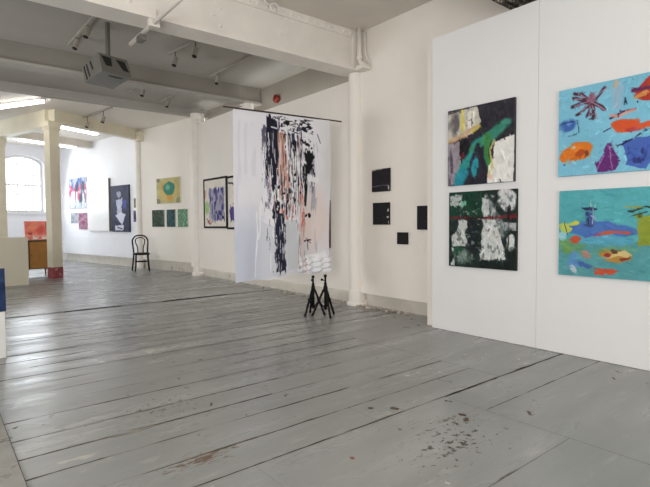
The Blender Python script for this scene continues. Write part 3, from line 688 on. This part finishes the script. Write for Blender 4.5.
# ---------------- the hanging painted cloth
a = Art(230, 330, (236, 234, 240))
W_ = (243, 242, 244); NV = (30, 30, 48); BK = (20, 18, 24); SA = (214, 164, 148)
def band(u0, u1, v0, v1, c, thr, fx=46, fy=5, k=1, soft=.03, gain=8): a.streak(u0, u1, v0, v1, c, thr, fx*1.7, fy*2, k, soft, gain)
a.mottle(.015, 5)
a.ell(.12, .86, .24, .34, (206, 211, 226), .9, 0, .1, .5).poly([(.2, .62), (.42, .7), (.9, .72), (.8, 1), (.2, 1)], (212, 214, 222), .7, .06)
a.ell(.82, .66, .22, .30, (236, 220, 214), .9, 0, .1, .5).ell(.98, .25, .12, .3, (222, 221, 220), .8, 0, .08, .6)
band(.0, .3, .05, .62, (226, 222, 232), .52, 20, 3, .8)
band(.25, .35, .08, .27, (80, 76, 96), .32, 30, 4, .9); band(.30, .40, .20, .5, (150, 150, 170), .5, 40, 5, .8)
band(.26, .37, .10, .58, (104, 102, 124), .46, 40, 5, .9); band(.72, .86, .14, .6, (170, 168, 180), .50, 40, 5, .8); band(.31, .45, .02, .38, NV, .22, 30, 4); band(.35, .49, .28, .68, NV, .30, 34, 6)
band(.42, .56, .10, .54, SA, .30, 22, 3, .95); band(.54, .70, .10, .45, (196, 176, 180), .40, 34, 6)
band(.45, .50, .12, .52, BK, .42, 50, 4); band(.49, .57, .10, .44, BK, .36, 40, 4); band(.52, .69, .06, .46, (52, 54, 78), .42, 40, 8)
band(.53, .69, .14, .62, BK, .53, 56, 9); band(.50, .70, .20, .62, W_, .53, 54, 10)
band(.36, .60, .44, .64, NV, .38, 34, 12); band(.40, .62, .40, .66, (206, 130, 118), .54, 40, 10); band(.38, .6, .42, .66, W_, .56, 54, 16)
band(.62, .70, .38, .56, SA, .30, 30, 4, .95); band(.64, .73, .45, .75, (212, 124, 112), .46, 40, 7, .9); band(.64, .73, .5, .98, (226, 196, 186), .45, 26, 4, .8)
band(.34, .46, .01, .09, BK, .46, 30, 26); band(.45, .63, .015, .085, BK, .42, 20, 34); band(.62, .82, .03, .11, BK, .43, 14, 40); band(.42, .8, .085, .115, W_, .38, 12, 30)
band(.66, .77, .12, .19, BK, .40, 16, 20); band(.67, .81, .20, .36, BK, .26, 22, 12); band(.67, .745, .31, .58, BK, .26, 30, 5); band(.75, .84, .32, .50, (120, 120, 130), .45, 34, 5, .8)
a.poly([(.72, .375), (.87, .37), (.86, .41), (.73, .41)], W_, .95, .05); band(.70, .84, .34, .46, W_, .55, 30, 12)
band(.37, .50, .58, .97, NV, .36, 30, 10); a.poly([(.385, .60), (.465, .60), (.47, .76), (.505, .93), (.47, .965), (.395, .95), (.40, .78)], (36, 38, 56), .95, .07); band(.37, .52, .62, .98, (186, 190, 204), .60, 50, 12); band(.34, .42, .55, .97, (70, 72, 92), .58, 60, 22)
band(.30, .40, .42, .97, W_, .5, 46, 7)
a.poly([(.50, .66), (.62, .66), (.62, .97), (.52, .97)], (208, 212, 216), .9, .04); band(.61, .66, .58, .9, (110, 110, 122), .42, 60, 5, .85)
a.ell(.755, .61, .022, .016, BK, 1, 0, .06).ell(.735, .625, .014, .01, BK).line([(.71, .785), (.80, .785)], .012, BK, 1, .04).line([(.76, .785), (.77, .85)], .012, BK, .85, .04).line([(.74, .77), (.8, .8)], .01, BK, .7, .05)
band(.81, .86, .5, .86, (176, 184, 200), .40, 40, 3, .8); a.line([(.85, .10), (.89, .15)], .01, (60, 58, 66)).ell(.665, .985, .018, .014, BK)
a.line([(.21, .6), (.20, .98)], .014, (250, 250, 252), .9, .03).line([(.27, .52), (.23, .75)], .02, (247, 247, 250), .8, .05)
a.poly([(.64, .90), (.97, .85), (.98, .99), (.66, .98)], (244, 244, 246), .9, .07)
def scratch(n, u0, u1, v0, v1, lmin, lmax, cols, w0=.003, w1=.007):
    for k in range(n):
        x = random.uniform(u0, u1); y = random.uniform(v0, v1); l = random.uniform(lmin, lmax); q = random.uniform(-.006, .006)
        a.line([(x, y), (x+q, y+l*.5), (x+random.uniform(-.006, .006), y+l)], random.uniform(w0, w1), random.choice(cols), .9, 0)
scratch(70, .33, .72, .06, .5, .04, .2, (W_, W_, BK, NV, SA))
scratch(60, .26, .36, .1, .6, .02, .10, (W_, W_, (90, 88, 110)), .002, .005)
scratch(40, .48, .70, .12, .6, .03, .14, (W_, W_, (150, 150, 166), NV))
scratch(30, .28, .50, .4, .9, .02, .08, (W_, W_, NV))
scratch(25, .62, .74, .45, .9, .03, .12, (W_, (212, 124, 112), (120, 118, 130)))
for k in range(40):  # horizontal dabs in the scribbled head of the picture
    x = random.uniform(.36, .80); y = random.uniform(.015, .12); a.line([(x, y), (x+random.uniform(.01, .06), y+random.uniform(-.008, .008))], random.uniform(.006, .014), random.choice((BK, BK, NV, W_)), .9, 0)
for k in range(26):
    x = random.uniform(.36, .8); y = random.uniform(.04, .6); a.ell(x, y, random.uniform(.006, .016), random.uniform(.004, .012), random.choice((W_, BK, NV, W_)), .9, 0, .04)
def cloth_shape(U, Y, Z, W, H):
    u = U/W+.5; v = 1-Z/H
    Y = .016*np.sin(u*9+.5)*(.25+v)+.010*np.sin(u*23+v*3)*v+.012*np.sin(v*5+u*4)
    cr = np.clip((u-.62)/.1, 0, 1)*np.clip((v-.88)/.03, 0, 1)
    Y = Y-cr*(.05*np.abs(np.sin(v*90+u*16))+.02*np.sin(u*60))
    low = .06*u+.012*np.sin(u*13)+.025*np.clip(1-np.abs(u-.6)/.12, 0, 1)
    Z = Z+(1-Z/H)*low+.012*np.sin(u*7)*np.clip(Z/H-.95, 0, 1)*20*.02+(.04*u)*(Z/H)
    U = U+.012*np.sin(v*6)*(u > .5)*u
    return U, Y, Z
YC = 5.75
root = tag(empty('hanging_cloth', (3.93, YC, .515)), 'tall white painted cloth with black and salmon drips hanging from a rod', 'cloth')
o = paint_mesh('painted_sheet', a, 1.62, 2.285, 0, M['cloth'], parent=root, shape=cloth_shape)
bm = bmesh.new(); tube(bm, [(-.95, 0, 2.285), (.0, 0, 2.312), (1.05, 0, 2.34)], .011, 8); link('rod', bm, M['rod'], root)
for x in (-.7, .8):
    bm = bmesh.new(); tube(bm, [(x, 0, 2.30+.02*x), (x, 0, 3.62-.515)], .0005, 4); link('thread', bm, M['thread'], root)

# ---------------- two black tripods
def tripod(loc, rz, h, spread, label, knob=1):
    r = tag(empty('tripod', loc, rz), label, 'tripod', 'short black tripods on the floor')
    bm = bmesh.new(); tube(bm, [(0, 0, .10), (0, 0, h*.80)], .020, 10); tube(bm, [(0, 0, h*.78), (0, 0, h)], .014, 10); link('pole', bm, M['black'], r, True)
    bm = bmesh.new(); lathe(bm, (0, 0, 0), [(.022, h*.60), (.030, h*.62), (.032, h*.68), (.026, h*.72), (.022, h*.74)], 12); link('collar', bm, M['black'], r)
    bm = bmesh.new(); lathe(bm, (0, 0, 0), [(.014, h*.93), (.022, h*.945), (.022, h*.985), (.014, h*.995)], 12); link('clamp', bm, M['black'], r)
    bm = bmesh.new(); tube(bm, [(0, 0, h*.85), (.045, 0, h*.87)], .008, 8); bmesh.ops.create_uvsphere(bm, u_segments=10, v_segments=6, radius=.018, matrix=Matrix.Translation((.05, 0, h*.872))); link('knob', bm, M['black'], r)
    for k in range(3):
        an = k*2*math.pi/3; c, s = math.cos(an), math.sin(an)
        bm = bmesh.new(); tube(bm, [(c*.024, s*.024, h*.64), (c*spread*.95, s*spread*.95, .018)], .016, 8)
        lg = link('leg', bm, M['black'], r)
        bm = bmesh.new(); lathe(bm, (c*spread*.97, s*spread*.97, 0), [(.014, 0), (.017, .012), (.013, .035)], 10); link('rubber_foot', bm, M['black'], lg)
        bm = bmesh.new(); tube(bm, [(c*.015, s*.015, .12), (c*spread*.62, s*spread*.62, .235)], .009, 6); link('brace', bm, M['black'], r)
    bm = bmesh.new(); lathe(bm, (0, 0, 0), [(.014, .09), (.022, .10), (.022, .14), (.014, .15)], 10); link('brace_hub', bm, M['black'], r)
    return r
tripod((4.20, 5.48, 0), 1.2, .56, .17, 'short black tripod standing slightly behind its twin, lower collar and slimmer stance')
tripod((4.27, 5.29, 0), 2.3, .585, .19, 'short black tripod in front with a side knob, beneath the hanging cloth corner')

# ---------------- bentwood chair
def chair(loc, rz):
    r = tag(empty('bentwood_chair', loc, rz), 'dark bentwood chair with looped back standing by the white wall', 'chair')
    bm = bmesh.new(); lathe(bm, (0, 0, 0), [(.17, .425), (.205, .43), (.212, .452), (.205, .472), (.17, .478)], 28); link('seat', bm, M['chair'], r, True)
    # rear legs run on up into the outer hoop
    hoop = curve_pts([(-.21, -.24, 0), (-.185, -.19, .25), (-.17, -.165, .46), (-.185, -.20, .66), (-.19, -.235, .80), (-.12, -.255, .905), (0, -.26, .93), (.12, -.255, .905), (.19, -.235, .80), (.185, -.20, .66), (.17, -.165, .46), (.185, -.19, .25), (.21, -.24, 0)], 6)
    lo = len(hoop)
    k1 = 12; k2 = lo-13
    bm = bmesh.new(); tube(bm, hoop[k1:k2+1], .020, 10); link('back_hoop', bm, M['chair'], r, True)
    bm = bmesh.new(); tube(bm, hoop[:k1+1], .021, 10); link('leg', bm, M['chair'], r, True)
    bm = bmesh.new(); tube(bm, hoop[k2:], .021, 10); link('leg', bm, M['chair'], r, True)
    inner = curve_pts([(-.065, -.18, .47), (-.075, -.20, .62), (-.115, -.225, .75), (-.10, -.245, .84), (0, -.25, .872), (.10, -.245, .84), (.115, -.225, .75), (.075, -.20, .62), (.065, -.18, .47)], 6)
    bm = bmesh.new(); tube(bm, inner, .014, 8); link('inner_hoop', bm, M['chair'], r, True)
    for sx in (-1, 1):
        bm = bmesh.new(); tube(bm, curve_pts([(sx*.145, .13, .44), (sx*.155, .15, .22), (sx*.175, .185, 0)], 5), .023, 10, False, .017); link('leg', bm, M['chair'], r, True)
    bm = bmesh.new(); tube(bm, [(.155*math.cos(k*math.pi/14), -.015+.155*math.sin(k*math.pi/14), .25) for k in range(28)], .012, 8, True); link('stretcher_ring', bm, M['chair'], r, True)
    return r
chair((4.58, 13.83, 0), math.radians(168)).scale = (1.07, 1.07, 1.06)

# ---------------- hanging grey box under the ceiling
bx = [(1.88, 8.04), (1.92, 7.24), (2.36, 7.35), (2.32, 8.15)]
cx = sum(p[0] for p in bx)/4; cy = sum(p[1] for p in bx)/4; ZB = 3.42; HB = .25
root = tag(empty('ceiling_unit', (cx, cy, ZB)), 'grey metal box with dark slots hung on a pole from the ceiling', 'ceiling unit')
lc = [(p[0]-cx, p[1]-cy) for p in bx]
bm = bmesh.new()
top = [(x*.96-.05, y*.96, HB) for x, y in lc]; mid = [(x+(t[0]-x)*.55, y+(t[1]-y)*.55, HB*.55) for (x, y), t in zip(lc, top)]
hull(bm, [(x, y, 0) for x, y in lc], top); bevel(bm, .012)
link('casing', bm, M['grey'], root)
def facepatch(i, j, us, bm):
    """dark opening on the side between corners i and j; us: list of (u, v) with v the height fraction"""
    a0, a1 = Vector((*lc[i], 0)), Vector((*lc[j], 0)); b0, b1 = Vector(mid[i]), Vector(mid[j]); c0, c1 = Vector(top[i]), Vector(top[j])
    nrm = (a1-a0).cross(Vector((0, 0, 1))).normalized()
    def P(u, v):
        if v < .55: return a0.lerp(a1, u).lerp(b0.lerp(b1, u), v/.55)
        return b0.lerp(b1, u).lerp(c0.lerp(c1, u), (v-.55)/.45)
    q = [P(*t) for t in us]
    ctr = sum(q, Vector())/len(q)
    if nrm.dot(Vector((ctr.x, ctr.y, 0))) < 0: nrm = -nrm
    hull(bm, [p-nrm*.01 for p in q], [p+nrm*.006 for p in q])
bm = bmesh.new()
facepatch(1, 2, [(.08, .86), (.40, .84), (.37, .36), (.18, .36)], bm); link('opening', bm, M['dark'], root)
bm = bmesh.new()
facepatch(1, 2, [(.56, .84), (.86, .80), (.93, .26), (.74, .30)], bm); link('opening', bm, M['dark'], root)
for u, v0 in ((.10, .05), (.26, .1), (.48, .35)):
    bm = bmesh.new(); facepatch(0, 1, [(u, .82), (u+.06, .86), (u+.13, v0+.05), (u+.07, v0)], bm); link('slot', bm, M['dark'], root)
bm = bmesh.new(); hull(bm, [(-.06, -.28, -.004), (.14, -.24, -.004), (.14, -.20, -.004), (-.06, -.24, -.004)], [(-.06, -.28, .004), (.14, -.24, .004), (.14, -.20, .004), (-.06, -.24, .004)]); link('slot', bm, M['dark'], root)
bm = bmesh.new(); tube(bm, [(-.02, -.1, HB-.01), (-.02, -.1, ZC-ZB)], .035, 12); link('pole', bm, M['grey'], root)

# ---------------- track lights, conduits, ceiling fittings
def track(p, q, heads, label, name='track_light', m='track', aim=(-.35, -.25, -.9)):
    p = Vector(p); q = Vector(q); r = tag(empty(name, p), label, 'light', 'spotlight tracks on the ceiling')
    bm = bmesh.new(); t = (q-p); obeam(bm, (0, 0), (t.x, t.y), .045, -.035, 0); link('rail', bm, M[m], r)
    for f, dz in heads:
        b = t*f; bm = bmesh.new(); tube(bm, [b+Vector((0, 0, -.03)), b+Vector((0, 0, -.10-dz))], .012, 6)
        st = link('stem', bm, M['grey'], r)
        d = Vector(aim).normalized(); c = b+Vector((0, 0, -.12-dz))
        bm = bmesh.new(); tube(bm, [c-d*.06, c-d*.05, c+d*.03, c+d*.09], .04, 12); tube(bm, [c+d*.085, c+d*.1], .047, 12)
        link('spot_head', bm, M['track'], st)
        bm = bmesh.new(); tube(bm, [c+d*.099, c+d*.103], .038, 12); link('lens', bm, M['dark'], st)
    return r
track((1.90, 7.0, ZC), (1.85, 8.85, ZC), ((.42, 0), (.75, 0)), 'white spotlight track behind the riveted beam, left of the grey box pole')
track((3.44, 7.0, ZC), (3.28, 8.25, ZC), ((.35, .06), (.85, .06)), 'white spotlight track with two heads midway between grey box and long wall')
track((4.44, 6.3, ZC), (4.41, 9.0, ZC), ((.9, .02), ), 'white ceiling batten with one spotlight close to the long wall')
track((4.38, 9.7, ZC), (4.36, 11.6, ZC), ((.75, .02), ), 'short white batten with one spotlight beyond the second beam')
track((3.6, 9.9, ZC), (3.5, 11.2, ZC), ((.4, .04), ), 'white spotlight track seen just under the second beam')
track((3.42, 12.15, ZC2), (3.12, 13.9, ZC2), ((.25, .1), (.75, .1)), 'white spotlight track with two drop heads in front of the cream beam')

bm = bmesh.new(); tube(bm, [(2.06, 3.6, 3.585), (2.06, 6.45, 3.585)], .026, 10)
r = link('ceiling_conduit', bm, M['col'], None, True); tag(r, 'white conduit pipe running under the riveted beam', 'pipe')
bm = bmesh.new(); box(bm, 2.0, 2.12, 5.60, 5.66, 3.54, 3.66); tube(bm, [(2.06, 5.57, 3.6), (2.06, 5.57, 3.72)], .012, 6); link('clamp', bm, M['col'], r)
bm = bmesh.new(); box(bm, 2.025, 2.095, 5.97, 6.12, 3.50, 3.57); link('junction_box', bm, M['grey'], r)
bm = bmesh.new(); tube(bm, [(5.13, 5.50, ZC), (5.13, 5.50, 3.78), (5.13, 5.49, 3.72), (5.17, 5.42, 3.66)], .034, 12); tube(bm, [(5.20, 5.44, ZC), (5.20, 5.44, 3.85), (5.21, 5.36, 3.68)], .010, 8)
r = link('ceiling_downpipe', bm, M['col'], None, True); tag(r, 'white vertical pipe beside the riveted beam end', 'pipe')
bm = bmesh.new(); lathe(bm, (5.13, 5.50, 3.76), [(.036, 0), (.045, .01), (.045, .05), (.036, .06)], 12); link('collar', bm, M['col'], r)
bm = bmesh.new(); hull(bm, [(5.08, 5.36, 3.60), (5.245, 5.36, 3.60), (5.245, 5.54, 3.60), (5.08, 5.54, 3.60)], [(5.10, 5.38, 3.67), (5.245, 5.38, 3.67), (5.245, 5.54, 3.67), (5.10, 5.54, 3.67)]); link('bracket', bm, M['col'], r)
bm = bmesh.new(); tube(bm, [(3.62+.07*math.cos(t), 5.50, 4.13+.05*math.sin(t)) for t in [k*.5 for k in range(11)]], .010, 7); tube(bm, [(3.55, 5.50, 4.13), (3.45, 5.52, 4.2), (3.40, 5.56, 4.215)], .009, 6)
r = link('ceiling_cable', bm, M['white'], None, True); tag(r, 'small coiled white cable on top of the riveted beam', 'cable')
# red alarm
root = tag(empty('alarm_bell', (5.70, 8.55, 3.86)), 'small red alarm on the wall under the ceiling', 'alarm')
bm = bmesh.new(); tube(bm, [(0, 0, 0), (-.035, 0, 0)], .05, 14); link('back_plate', bm, M['bell'], root)
bm = bmesh.new(); tube(bm, [(-.034, 0, 0), (-.05, 0, 0), (-.08, 0, 0), (-.09, 0, 0)], .085, 16); link('gong', bm, M['bell'], root, True)

# fluorescent battens
def batten(p, q, label, n=1):
    p = Vector(p); q = Vector(q); r = tag(empty('fluorescent_light', p), label, 'light', 'lit fluorescent battens'); t = q-p
    bm = bmesh.new(); obeam(bm, (0, 0), (t.x, t.y), .13, -.05, 0); link('housing', bm, M['white'], r)
    s = Vector((-t.y, t.x, 0)).normalized()
    for k in ((0, ) if n == 1 else (-.045, .045)):
        bm = bmesh.new(); tube(bm, [t*.03+s*k+Vector((0, 0, -.075)), t*.97+s*k+Vector((0, 0, -.075))], .022, 10); link('tube', bm, M['tube'], r)
        for f in (.02, .975):
            bm = bmesh.new(); bb = t*f+s*k; tube(bm, [bb+Vector((0, 0, -.05)), bb+Vector((0, 0, -.09))], .018, 8)
            link('tube_socket', bm, M['white'], r)
batten((2.02, 12.2, ZC2), (1.30, 13.5, ZC2), 'lit fluorescent batten in front of the cream post', 2)
batten((2.75, 15.05, ZC2), (4.0, 15.7, ZC2), 'lit fluorescent batten behind the cream post', 2)
batten((2.05, 16.75, ZC2-.2), (3.80, 17.5, ZC2-.2), 'lit hanging fluorescent batten closest to the arched window', 2)
for o in list(bpy.data.objects):
    if o.name.startswith('fluorescent_light.002'):
        for x in (.35, 1.4):
            bm = bmesh.new(); tube(bm, [(x, x*.43, 0), (x, x*.43, .2)], .008, 6); link('hanger', bm, M['white'], o)

# ---------------- left-hand furniture
bm = bmesh.new(); box(bm, -.95, 0, 0, .05, 0, 1.04); bevel(bm, .004, 1)
r = link('low_partition', bm, M['cream']); r.location = (1.66, 12.35, 0); r.rotation_euler.z = math.radians(10)
tag(r, 'low cream painted board standing upright before the brown cabinet', 'board')
bm = bmesh.new(); box(bm, -.9, -.82, .05, .35, 0, .06); box(bm, -.12, -.04, .05, .35, 0, .06); link('foot', bm, M['cream'], r)
# cabinet
root = tag(empty('wooden_cabinet', (2.03, 14.0, 0), math.radians(8)), 'honey brown wooden cabinet on short legs behind the cream board', 'cabinet')
bm = bmesh.new(); box(bm, -.30, .40, 0, .5, .20, .90); bevel(bm, .005, 1); link('carcass', bm, M['wooddark'], root)
bm = bmesh.new(); box(bm, -.33, .43, -.03, .52, .90, .93); bevel(bm, .004, 1); link('top', bm, M['wooddark'], root)
bm = bmesh.new(); box(bm, -.12, .39, -.022, -.001, .22, .885); bevel(bm, .004, 1); d = link('door', bm, M['wood'], root)
bm = bmesh.new(); tube(bm, [(-.09, -.022, .56), (-.09, -.045, .56)], .014, 8); link('knob', bm, M['wooddark'], d)
bm = bmesh.new(); box(bm, -.295, -.125, -.018, -.001, .22, .885); link('side_door', bm, M['wooddark'], root)
for x in (-.27, .34):
    for y in (.03, .44):
        bm = bmesh.new(); tube(bm, [(x+.02, y, .20), (x+.02, y, 0)], .025, 8, False, .017); link('leg', bm, M['wood'], root)
a = Art(70, 56, (240, 132, 116)); a.mottle(.08, 5).ell(.3, .35, .25, .25, (250, 160, 124), .8, 0, .15, .6).ell(.65, .45, .2, .3, (226, 90, 84), .8, 0, .15, .5).ell(.5, .2, .2, .12, (232, 150, 120), .7, 0, .15, .6).line([(0, .78), (.3, .72), (.6, .8), (1, .76)], .05, (240, 190, 170), .9, .08).streak(0, 1, .75, 1, (244, 236, 228), .45, 14, 10).poly([(.86, .05), (.97, .05), (.97, .75), (.88, .7)], (136, 90, 60), .9, .05).ell(.2, .65, .12, .08, (180, 40, 50), .7, 0, .1)
o = paint_mesh('painting', a, .54, .46, .03, M['art'], (230, 200, 190)); o.location = (2.08, 13.99, .934); o.rotation_euler = (math.radians(-4), 0, math.radians(8))
tag(o, 'coral red painting propped on the brown cabinet beside the cream post', 'painting')
# white plinth with a deep blue painting at the frame's edge
bm = bmesh.new(); box(bm, -.45, 0, 0, .45, 0, .455); bevel(bm, .004, 1); o = link('plinth', bm, M['plinth']); o.location = (.552, 5.68, 0)
bm = bmesh.new(); box(bm, -.43, -.02, .02, .43, .455, .456); link('top_board', bm, M['plinth'], o)
tag(o, 'short white plinth under the deep blue painting', 'plinth')
a = Art(40, 50, (26, 46, 84)); a.mottle(.08, 6).streak(0, 1, 0, 1, (40, 84, 130), .56, 8, 6)
o = paint_mesh('painting', a, .40, .42, .03, M['art'], (24, 40, 78)); o.location = (.362, 5.715, .457); o.rotation_euler = (math.radians(-3), 0, 0)
tag(o, 'deep blue painting standing on the short white plinth', 'painting')

# plaster crumbs along the foot of the wall
bm = bmesh.new(); rs = random.Random(3)
for k in range(70):
    near = k < 55
    y = rs.gauss(5.55, .55) if near else rs.uniform(4, 9)
    x = 5.22-abs(rs.gauss(0, .05)); s = rs.uniform(.008, .034)
    if 4 > y: continue
    mt = Matrix.Translation((x, y, s*.45)) @ Matrix.Rotation(rs.uniform(0, 3), 4, Vector((rs.random(), rs.random(), rs.random()+.1)).normalized()) @ Matrix.Diagonal((s*1.5, s, s*.7, 1))
    bmesh.ops.create_icosphere(bm, subdivisions=1, radius=1, matrix=mt)
o = link('plaster_rubble', bm, M['rubble']); tag(o, 'crumbs of plaster along the foot of the wall by the column', 'rubble', None, 'stuff')

# ------------------------------------------------------------------ light
def area(name, loc, target, sx, sy, power, c, spread=180):
    l = bpy.data.lights.new(name, 'AREA'); l.shape = 'RECTANGLE'; l.size = sx; l.size_y = sy; l.energy = power; l.color = c; l.spread = math.radians(spread)
    o = bpy.data.objects.new(name, l); COL.objects.link(o); o.location = loc
    o.rotation_euler = (Vector(target)-Vector(loc)).to_track_quat('-Z', 'Y').to_euler(); return o
area('daylight_front', (1.4, -3.3, 2.0), (3.2, 5.5, 3.5), 6, 2.4, 225, (.985, .985, 1))
area('daylight_side', (-3.0, 1.2, 2.0), (4.2, 4.4, 3.3), 4.5, 2.2, 320, (.965, .98, 1))
area('fill_middle', (-3.0, 8.5, 2.0), (4.5, 10.2, 1.0), 3.0, 1.8, 105, (.95, .97, 1), 110)  # unseen lamp added to brighten the bent wall
area('fill_deep', (-1.8, 15.2, 2.1), (3.3, 18.6, 1.4), 3.0, 2.2, 95, (.82, .90, 1), 130)  # unseen lamp added inside the room to lift the far walls
p = onf(1.26, 2.7, .15); q = onf(1.26, .4, 6)
area('daylight_arch', p, q, 1.2, 1.7, 60, (.82, .91, 1))
w = bpy.data.worlds.new('sky'); scene.world = w; w.use_nodes = True
w.node_tree.nodes['Background'].inputs[0].default_value = (.93, .97, 1, 1); w.node_tree.nodes['Background'].inputs[1].default_value = 4.0

# ------------------------------------------------------------------ camera
cd = bpy.data.cameras.new('camera'); cam = bpy.data.objects.new('camera', cd); COL.objects.link(cam); scene.camera = cam
cd.sensor_fit = 'HORIZONTAL'; cd.sensor_width = 36; cd.lens = 36*490/650; cd.clip_start = .05
yaw = math.radians(38.9); pit = math.atan(20.5/490); roll = .007
f = Vector((math.sin(yaw)*math.cos(pit), math.cos(yaw)*math.cos(pit), -math.sin(pit)))
r = Vector((math.cos(yaw), -math.sin(yaw), 0)); u = r.cross(f)
r2 = r*math.cos(roll)-u*math.sin(roll); u2 = u*math.cos(roll)+r*math.sin(roll)
mw = Matrix((r2, u2, -f)).transposed().to_4x4(); mw.translation = (0, 0, 1.3); cam.matrix_world = mw

vs = scene.view_settings; vs.view_transform = 'Standard'; vs.look = 'None'; vs.exposure = 0; vs.gamma = 1
